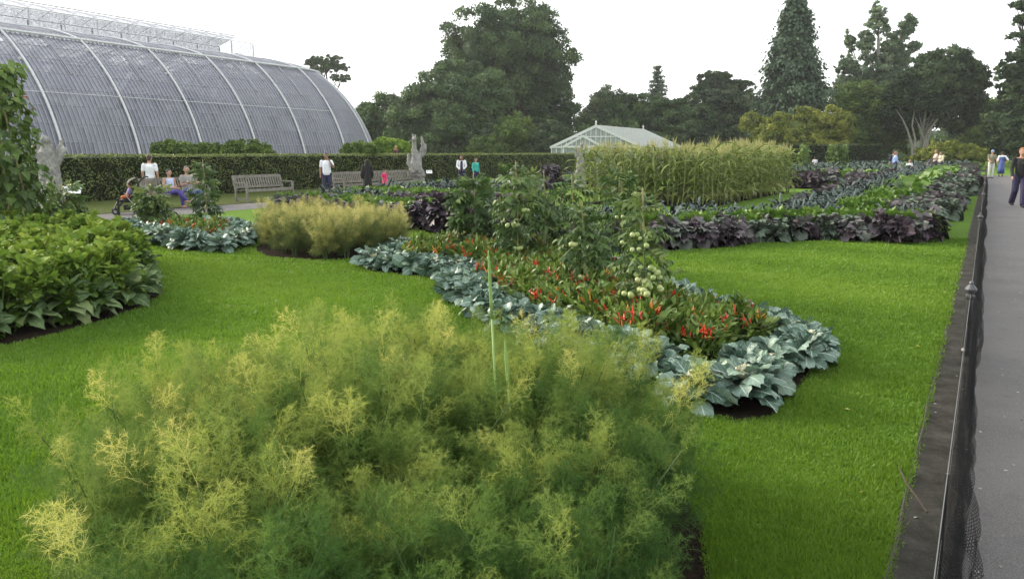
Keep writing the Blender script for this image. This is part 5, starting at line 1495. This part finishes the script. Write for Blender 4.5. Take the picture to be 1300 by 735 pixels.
q_ = verge(488, 1.7); person('small child in a bright pink dress and patterned headband', q_, fc(q_, 20, 20), 'stand', 1.04, hair=HD_, top=PINK, bottom=PINK, skirt=.55, shoes=colm('pink_shoe', (.5, .25, .22)), cap=None, cat='child')
q_ = at(503, 200, 58)[:2]; person('person in a dark dress walking beyond the hedge by the bright bush', q_, fc(q_, 0, 0), 'stand', 1.72, hair=HG, hairlen=.15, top=colm('dark_red_dress', (.06, .02, .02)), bottom=colm('dark_red_dress', (.06, .02, .02)), skirt=.5, shoes=SHOE, z=.55)
q_ = verge(586, 1.2); person('person in a white cardigan over a navy top standing with arms together', q_, TOC(q_), 'down', 1.60, skin=SKIN2, hair=HB, hairlen=.12, top=W_, sleeve='long', bottom=NAVY, shoes=SHOE, extra=lambda r_, J: fused('navy_front', [(J['che'] + V3(0, .11, .06), J['pel'] + V3(0, .12, 0), .07, .08)], NAVY, r_, .014, 1))
q_ = verge(604, 1.0); person('person in a turquoise top with brown hair beside the white cardigan', q_, TOC(q_) + .7, 'stand', 1.44, hair=HB, hairlen=.10, top=TUR, sleeve='long', bottom=NAVY, shoes=SHOE)

# people towards the far end
q_ = at(1034, 215, 62)[:2]; person('person in white seen from behind among the bean columns', q_, fc(q_, q_[0] + 3, 100), 'down', 1.3, hair=HD_, top=W_, bottom=BLK, shoes=SHOE)
def pack(root, J): fused('backpack', [(J['che'] + V3(0, -.20, .08), J['wai'] + V3(0, -.2, 0), .12, .13)], NAVY, root, .016, 2)
q_ = at(1136, 215, 58)[:2]; person('person in a light blue shirt walking past the end of the square hedge', q_, R(-100), 'walk', 1.66, hair=HG, top=LBL, sleeve='long', bottom=NAVY, shoes=SHOE)
q_ = at(1133, 215, 60)[:2]; person('person with a navy backpack walking just behind the light blue shirt', q_, R(-100), 'walk', 1.72, hair=HB, top=KHA, sleeve='long', bottom=NAVY, shoes=SHOE, extra=pack)
q_ = at(1187, 215, 56)[:2]; person('person in a pale pink shirt pushing the far pushchair', q_, R(80), 'push', 1.78, skin=SKIN, hair=HG, top=PALEP, sleeve='short', bottom=NAVY, shoes=SHOE)
q_ = at(1194, 215, 56.6)[:2]; person('person in a cream jacket bending beside the pale pink shirt', q_, R(100), 'down', 1.66, hair=HGREY, top=CREAM, sleeve='long', bottom=NAVY, shoes=SHOE, build=1.1)
q_ = at(1154, 217, 56)[:2]; person('seated person in white low behind the far kale rows', q_, R(170), 'sit', 1.5, hair=HGREY, top=W_, bottom=W_, shoes=SHOE)
# people on the wide walk
p = fpos(1257, 226.5); person('person in a blue sun hat, khaki top and white trousers on the walk', p, TOC(p) + .3, 'push', 1.72, hair=None, cap=CAPB, top=KHA, sleeve='short', bottom=colm('white_trouser', (.62, .63, .60)), shoes=SHOE, build=1.08)
p = fpos(1270, 224.5); person('person in a long blue dress and white blouse walking beside the blue sun hat', p, R(-30), 'hips', 1.62, hair=HD_, top=BLUE, bottom=BLUE, skirt=.22, shoes=SHOE, extra=lambda r_, J: fused('blouse', [(J['shL'], J['elL'], .075, .065), (J['shR'], J['elR'], .075, .065), (J['shL'] + V3(.03, -.06, 0), J['shR'] + V3(-.03, -.06, 0), .07, .07)], W_, r_, .016, 2))
p = fpos(1291, 263.5); person('person with short ginger hair in black cardigan and dark navy trousers on the walk', p, TOC(p) + .25, 'walk', 1.72, hair=HG, top=BLK, sleeve='long', bottom=colm('dark_navy_cloth', (.022, .018, .06)), shoes=SHOE, wide=.022, vox=.013,
       extra=lambda r_, J: fused('neckline', [(J['nek'] + V3(0, .035, -.06), J['che'] + V3(0, .115, .0), .05, .04)], SKIN, r_, .010, 1))

# ------------------------------------------------------------------ pushchairs
M_tyre = colm('black_rubber', (.012, .012, .012)); M_alu = plain('grey_metal', (.38, .38, .40), .35, metal=.8)
def pushchair(label, p, rz, s=1.0, cat='pushchair'):
    root = empty('pushchair', (p[0], p[1], 0), rz); root.scale = (s, s, s); tag(root, label, cat)
    for x in (-.24, .24):
        for y in (-.30, .32):
            for dx in (-.025, .025):
                w_ = empty('wheel', (x + dx, y, .09), 0, root)
                a = np.linspace(0, 2 * math.pi, 19)
                MB().add(*tube(np.stack([a * 0, np.cos(a) * .075, np.sin(a) * .075], 1), .017, 6, False)).build('tyre', M_tyre, w_)
                m = MB().add(*tube([(-.015, 0, 0), (.015, 0, 0)], .045, 10)); m.build('rim', M_alu, w_)
        MB().add(*tube([(x, -.30, .10), (x, .10, .55), (x, .48, 1.02)], .014, 6)).build('side_frame', M_tyre, root)
        MB().add(*tube([(x, .32, .10), (x, .05, .48), (x, -.02, .62)], .014, 6)).build('rear_frame', M_alu, root)
        MB().add(*tube([(x, .48, 1.02), (x, .56, 1.08), (x, .64, 1.07)], .022, 7)).build('handle', M_tyre, root)
    m = MB(); m.add(*bar((0, -.18, .40), (0, .12, .38), .40, .05)); m.add(*bar((0, .12, .38), (0, .36, .86), .40, .05, up=(0, 1, .3))); m.add(*bar((0, -.32, .16), (0, -.20, .40), .34, .03, up=(0, 1, .3))); m.build('seat', M_tyre, root)
    for x in (-.2, .2): MB().add([(x, -.20, .36), (x, .14, .34), (x, .38, .90), (x, .16, .52)], [(0, 1, 2, 3)]).build('side_panel', M_tyre, root)
    m = MB(); pts = []
    for i in range(7):
        a = R(10 + i * 17)
        for j in range(7):
            x = -.22 + .44 * j / 6; k = 1 - .12 * abs(j - 3) / 3
            pts.append((x, .36 - math.sin(a) * .34 * k, .78 + math.cos(a) * .30 * k))
    f = [(i * 7 + j, i * 7 + j + 1, i * 7 + j + 8, i * 7 + j + 7) for i in range(3) for j in range(6)]
    m.add(pts, f).build('hood', M_tyre, root, smooth=True)
    MB().add(*box((0, .10, .20), (.36, .34, .14))).build('basket', M_tyre, root)
    return root
pc = fpos(161, 272)
pr = pushchair('black pushchair with a patterned child seat parked by the hedge', pc, R(-62), .96)
def baby(label, p, z, rz, c1, c2):
    root = empty('person', (p[0], p[1], z), rz); root.scale = (.82, .82, .82); tag(root, label, 'toddler')
    fused('body', [('e', (0, 0, .52), (.075, .08, .085)), ((0, 0, .40), (0, .0, .18), .05, .09), ((-.09, .02, .36), (-.14, .10, .22), .035, .028), ((.09, .02, .36), (.14, .10, .22), .035, .028), ((-.06, .02, .14), (-.08, .24, .12), .055, .042), ((.06, .02, .14), (.08, .24, .12), .055, .042), ((-.08, .24, .12), (-.08, .28, -.06), .04, .03), ((.08, .24, .12), (.08, .28, -.06), .04, .03)], SKIN, root, .012, 1)
    fused('top', [((0, 0, .36), (0, 0, .16), .075, .105), ((-.09, .0, .37), (-.13, .06, .27), .05, .045), ((.09, .0, .37), (.13, .06, .27), .05, .045)], c1, root, .012, 1)
    fused('trousers', [((-.06, .02, .14), (-.08, .24, .12), .065, .052), ((.06, .02, .14), (.08, .24, .12), .065, .052)], c2, root, .012, 1)
    fused('hair', [('e', (0, -.015, .54), (.082, .085, .085))], HB, root, .012, 1)
bx = Matrix.Rotation(R(-62), 3, 'Z') @ Vector((0, .12, 0))
baby('toddler in lilac print top and orange trousers sitting in the black pushchair', (pc[0] + bx[0], pc[1] + bx[1]), .38, R(-62) + math.pi, colm('lilac_print', (.34, .28, .45), c2=(.12, .10, .3), sc=60), colm('orange_cloth', (.55, .14, .03)))
q_ = at(1177, 217, 55.5)[:2]; pushchair('far pushchair in front of the person in a pale pink shirt', q_, R(-80), 1.1)
baby('toddler with dark hair sitting in the far pushchair', q_, .40, R(100), colm('brown_print', (.30, .12, .08)), NAVY)

# ------------------------------------------------------------------ stone beasts
def mat_beast():
    t = NT('lichened_stone'); tc = t.n('TexCoord'); n = t.noise(5, 6, tc.outputs['Object'], .7); n2 = t.noise(22, 4, tc.outputs['Object'], .7)
    c = t.ramp(n, [(.3, (.13, .13, .125)), (.5, (.26, .255, .24)), (.72, (.39, .385, .36))]); c = t.mixc(t.ramp(n2, [(.5, (0, 0, 0)), (.68, (.7, .7, .7))]), c, (.14, .14, .12))
    p = t.n('BsdfPrincipled', Roughness=.9); t.l(c, p.inputs[0]); t.l(t.bump(n2, .9, .03), p.inputs['Normal']); return t.done(p.outputs[0])
M_beast = mat_beast()
def beast(label, p, rz, body, plinth=(.34, .6), top_z=2.1):
    root = empty('stone_statue', (p[0], p[1], 0), rz); tag(root, label, 'statue')
    r, h = plinth
    m = MB().add(*lathe([(r * 1.15, 0), (r * 1.15, .12), (r * .95, .2), (r * .9, h - .14), (r * 1.05, h - .08), (r * 1.08, h)], 8)); m.build('plinth', M_beast, root)
    o = fused('figure', body, M_beast, root, .022, 1)
    tx = bpy.data.textures.get('carve') or bpy.data.textures.new('carve', 'CLOUDS'); tx.noise_scale = .09
    d = o.modifiers.new('carve', 'DISPLACE'); d.texture = tx; d.strength = .055; d.mid_level = .5; d.texture_coords = 'LOCAL'
    return root
pm_ = verge(530, .2); z0 = .62
beast('grey carved stone beast with a raised wing and upright neck rising over the vegetables', pm_, TOC(pm_),
      [((.06, 0, .70), (.02, 0, 1.25), .25, .22), ((.02, 0, 1.25), (.10, .02, 1.55), .20, .13), ((.10, .02, 1.5), (.10, .04, 2.02), .10, .085), ('e', (.10, .10, 2.02), (.10, .16, .10)), ((.05, .06, 2.05), (.05, .05, 2.20), .035, .03), ((.15, .06, 2.05), (.15, .05, 2.20), .035, .03),
       ((-.18, .0, 1.40), (-.27, .0, 1.62), .12, .13), ((-.27, 0, 1.62), (-.20, 0, 2.10), .11, .04), ((-.32, 0, 1.5), (-.36, 0, 1.8), .07, .04), ((-.05, .15, 1.25), (-.12, .3, 1.0), .09, .07), ((-.12, .3, 1.0), (-.1, .28, .72), .07, .07), ((.15, .15, 1.2), (.2, .3, 1.0), .09, .07), ((.2, .3, 1.0), (.16, .28, .72), .07, .07),
       ((.18, -.05, .85), (.34, -.05, 1.05), .15, .10), ((.34, -.05, 1.05), (.33, -.05, 1.40), .09, .07), ('e', (.02, .30, .95), (.17, .06, .24)), ((-.05, 0, .66), (.2, 0, .66), .24, .22)], (.32, .62))
bpy.data.objects['stone_statue'].scale = (1.15, 1.15, 1.15)
q_ = G(69, 279)[:2]
beast('grey stone statue with a bent arm and dark pointed beak beside the bean vine', q_, TOC(q_),
      [((0, 0, .80), (0, 0, 1.35), .27, .25), ((0, 0, 1.35), (.02, 0, 1.62), .26, .24), ((-.22, .05, 1.62), (-.36, .1, 1.78), .09, .07), ((-.36, .1, 1.78), (-.20, .16, 1.42), .075, .07), ((-.2, .16, 1.42), (-.12, .2, 1.3), .07, .05), ((0, 0, 1.62), (.0, .02, 1.98), .20, .12), ('e', (.02, .06, 2.0), (.12, .15, .13)), ((.06, .06, 2.05), (.10, .05, 2.2), .04, .02),
       ((.20, .02, 1.60), (.33, .05, 1.78), .09, .05), ('e', (0, .22, 1.1), (.22, .08, .32)), ((-.2, -.1, 1.5), (-.34, -.2, 2.0), .10, .04), ((.15, -.1, 1.5), (.26, -.2, 1.95), .1, .04)], (.33, .78))
sb = bpy.data.objects['stone_statue.001']; MB().add(*tube([(.30, .06, 1.72), (.37, .07, 1.86), (.43, .07, 2.0)], [.045, .04, .012], 7)).build('beak', colm('dark_bronze', (.05, .03, .03)), sb, smooth=True)
q_ = at(737, 215, 38)[:2]
beast('narrow grey stone statue of a standing beast at the near corner of the maize', q_, TOC(q_),
      [((0, 0, .75), (.0, 0, 1.2), .24, .18), ((0, 0, 1.2), (.05, 0, 1.6), .17, .15), ((.05, 0, 1.6), (-.03, .03, 1.95), .13, .09), ('e', (-.04, .08, 2.04), (.09, .13, .09)), ((-.08, .05, 2.08), (-.09, .04, 2.2), .03, .02), ((.0, .05, 2.08), (.0, .04, 2.2), .03, .02), ((.18, 0, 1.5), (.24, 0, 1.9), .09, .05), ((-.1, .15, 1.35), (-.15, .25, 1.05), .07, .06), ((.1, .15, 1.3), (.14, .25, 1.0), .07, .06), ('e', (0, .22, 1.0), (.15, .06, .22))], (.30, .72))

# ------------------------------------------------------------------ labels on posts
M_lab = plain('white_label', (.72, .73, .74), .4, (.66, .67, .68)); M_ink = plain('label_ink', (.16, .16, .17), .6)
def sign(label, p, rz, w_, h_, z, tilt, pz=None):
    root = empty('plant_label', (p[0], p[1], 0), rz); tag(root, label, 'sign')
    MB().add(*bar((0, 0, 0), (0, 0, z), .035)).build('post', M_tyre, root)
    c, s = math.cos(tilt), math.sin(tilt); Mx = np.array([[1, 0, 0], [0, c, -s], [0, s, c]])
    MB().add(*box((0, 0, z + .01), (w_, h_, .012), M=Mx)).build('panel', M_lab, root)
    m = MB()
    for k in range(6):
        L = w_ * random.uniform(.25, .42); m.add(*box(Mx @ V3(-w_ * .42 + L / 2 + (w_ * .45 if k > 2 else 0), h_ * (.28 - .2 * (k % 3)), .0085) + V3(0, 0, z + .01), (L, h_ * .06, .002), M=Mx))
    m.build('lettering', M_ink, root)
q_ = G(96, 283)[:2]; sign('white tilted information panel on a post by the hedge walk', q_, R(18), .38, .26, at(96, 242, q_[1])[2], R(38))
q_ = verge(545, 1.9); sign('small white information panel beside the winged stone beast', q_, R(10), .26, .2, .85, R(40))
q_ = G(152, 279)[:2]; root = empty('marker_post', (q_[0], q_[1], 0)); tag(root, 'short black metal post on the lawn edge in front of the pushchair', 'post')
MB().add(*tube([(0, 0, 0), (0, 0, .50)], .026, 8)).build('shaft', M_tyre, root); MB().add(*lathe([(.03, 0), (.04, .02), (.02, .05), (.004, .07)], 8, (0, 0, .5))).build('knob', M_tyre, root)
q_ = G(115, 291)[:2]; root = empty('marker_stake', (q_[0], q_[1], 0)); tag(root, 'thin black stake with a tiny flat tag beside the small pointed bed', 'stake')
MB().add(*tube([(0, 0, 0), (0, 0, .28)], .010, 6)).build('shaft', M_tyre, root); MB().add(*box((0, 0, .29), (.11, .03, .05))).build('tag', M_tyre, root)

# ------------------------------------------------------------------ the netted fence along the walk
def mat_net():
    t = NT('black_netting'); at_ = t.n('Attribute', _attribute_name='lc'); sp = t.n('SeparateXYZ'); t.l(at_.outputs['Vector'], sp.inputs[0])
    a = t.math('ADD', sp.outputs[0], sp.outputs[1]); b = t.math('SUBTRACT', sp.outputs[0], sp.outputs[1])
    m = None
    for k in (a, b):
        f = t.math('FRACT', t.math('MULTIPLY', k, 26.0)); g = t.math('LESS_THAN', f, .19); m = g if m is None else t.math('MAXIMUM', m, g)
    p = t.n('BsdfPrincipled', Roughness=.9); p.inputs['Specular IOR Level'].default_value = .08; p.inputs[0].default_value = (.008, .008, .010, 1)
    tr = t.n('BsdfTransparent'); mx = t.n('MixShader'); t.l(m, mx.inputs[0]); t.l(tr.outputs[0], mx.inputs[1]); t.l(p.outputs[0], mx.inputs[2]); return t.done(mx.outputs[0])
M_net = mat_net()
M_wire = plain('galvanised_wire', (.15, .15, .155), .6)
fence = empty('net_fence', (edge_a[0], edge_a[1], 0)); tag(fence, 'low black net fence with iron posts and a grey wire between lawn and walk', 'fence')
PH_ = .60; FO = .17
post1 = G(1222, 357, PH_)[:2]; s1 = (post1 - edge_a) @ PD; FO = .185
post2 = G(1249, 271, PH_)[:2]; s2 = (post2 - edge_a) @ PD; gap = s2 - s1
print('fence', s1, s2, gap, FO)
M_post = plain('black_iron', (.018, .018, .02), .4, (.03, .03, .03), spec=.6); M_cap = plain('dull_silver_cap', (.12, .125, .135), .45, (.05, .05, .055), 20, metal=.3)
gap = gap / 2 if gap > 5 else gap
def fp(s, o, z): q = PD * s + PN * o; return (q[0], q[1], z)
sgs = [s1 + gap * k for k in range(-2, 14)]
for k, s in enumerate(sgs):
    big = (k % 2 == 0) or True
    if k % 2 == 1: 
        MB().add(*tube([fp(s, FO, 0), fp(s, FO, .50)], .007, 6)).build('rod', M_post, fence); continue
    po = MB().add(*lathe([(.036, 0), (.036, .05), (.027, .07), (.025, .46), (.036, .475), (.036, .49), (.025, .50), (.025, .52)], 8, fp(s, FO, 0))).build('post', M_post, fence, smooth=False)
    MB().add(*lathe([(.027, .515), (.044, .532), (.046, .543), (.029, .565), (.014, .582), (.018, .59), (.014, .602), (.002, .607)], 10, fp(s, FO, 0))).build('finial', M_cap, po)
wp = []
for a, b in zip(sgs[:-1], sgs[1:]):
    for t in np.linspace(0, 1, 8, endpoint=False): wp.append(fp(a + (b - a) * t, FO, .505 - .02 * 4 * t * (1 - t)))
MB().add(*tube(wp, .0017, 5)).build('top_wire', M_wire, fence)
MB().add(*tube([(p_[0], p_[1], p_[2] - .25) for p_ in wp], .0010, 4)).build('low_wire', M_wire, fence)
# the slack net: hangs from the wire, bellies over the walk and bunches on the ground
def net_sheet(s_a, s_b, ds, off0, amp, ztop, zlow, name, seed, gather=1.35):
    g = np.random.default_rng(seed); n = int((s_b - s_a) / ds); nv = 14; V = []; A = []
    ph = g.uniform(0, 6, 6)
    for i in range(n + 1):
        s = s_a + (s_b - s_a) * i / n
        belly = amp * (1 + .3 * math.sin(s * 1.3 + ph[0]) + .2 * math.sin(s * 3.1 + ph[1]))
        zt_ = ztop - .05 * (1 + math.sin(s * 1.7 + ph[2])) - .02 * math.sin(s * 5)
        for j in range(nv + 1):
            t = j / nv; z = zt_ + (zlow - zt_) * t
            o = off0 + belly * math.sin(t * math.pi * .72) ** 1.3 + .018 * math.sin(s * 11 + t * 5 + ph[3]) * t + .012 * math.sin(s * 23 + ph[4] + 3 * t) * t
            V.append(fp(s, o, max(.012, z))); A.append((s * gather, t * .62 * 1.2, .5))
    F = [(i * (nv + 1) + j, i * (nv + 1) + j + 1, (i + 1) * (nv + 1) + j + 1, (i + 1) * (nv + 1) + j) for i in range(n) for j in range(nv)]
    return MB().add(V, F, A).build(name, M_net, fence, smooth=True)
net_sheet(-2.6, 44, .07, FO, .05, .50, .015, 'net', 1)
net_sheet(-2.6, 44, .07, FO + .015, .07, .46, .015, 'net_fold', 2, 1.7)
net_sheet(-2.6, 30, .05, FO + .04, .03, .26, .012, 'net_bunch', 4, 2.6)
# a bent stem poking out of the soil strip, and dry leaves
a = G(1140, 590); b = G(1177, 650, .05); MB_ = MB().add(*tube([a, G(1150, 612, .09), G(1165, 632, .07), b], [.004, .005, .005, .004], 6))
o = MB_.build('bent_twig', colm('twig_brown', (.05, .035, .025))); tag(o, 'thin dark bent twig lying in the soil strip under the wire', 'twig')
mb = MB(); n = 260; s = rng.uniform(-1, 20, n); of = rng.uniform(.02, .9, n); P = np.stack([edge_a[0] + PD[0] * s + PN[0] * of, edge_a[1] + PD[1] * s + PN[1] * of, np.full(n, .012)], 1)
put(mb, card(1.3), frames(rnd_dirs(n) * np.array([1, 1, .15]), norm(np.array([0, 0, 1.0]) + rng.normal(0, .25, (n, 3)))), P, rng.uniform(.008, .028, n), rng.random(n))
o = mb.build('leaf_litter', leafmat('dry_leaf', [(.05, .04, .025), (.20, .19, .16), (.42, .42, .40)], .8, .1, .2, rand=0)); tag(o, 'scattered pale specks and dry leaf bits along the walk edge', 'litter', kind='stuff')
# ------------------------------------------------------------------ the evening air
hz = bpy.data.materials.new('evening_air'); hz.use_nodes = True; n_ = hz.node_tree; n_.nodes.clear()
ho = n_.nodes.new('ShaderNodeOutputMaterial'); pv = n_.nodes.new('ShaderNodeVolumePrincipled')
pv.inputs['Color'].default_value = (.95, .97, 1.0, 1); pv.inputs['Density'].default_value = .00032; pv.inputs['Anisotropy'].default_value = .2
n_.links.new(pv.outputs[0], ho.inputs['Volume'])
o = MB().add(*box((0, 330, 19.5), (1300, 760, 43))).build('haze', hz); tag(o, 'thin pale evening haze over the garden', 'haze', kind='stuff')
cy.volume_bounces = 0
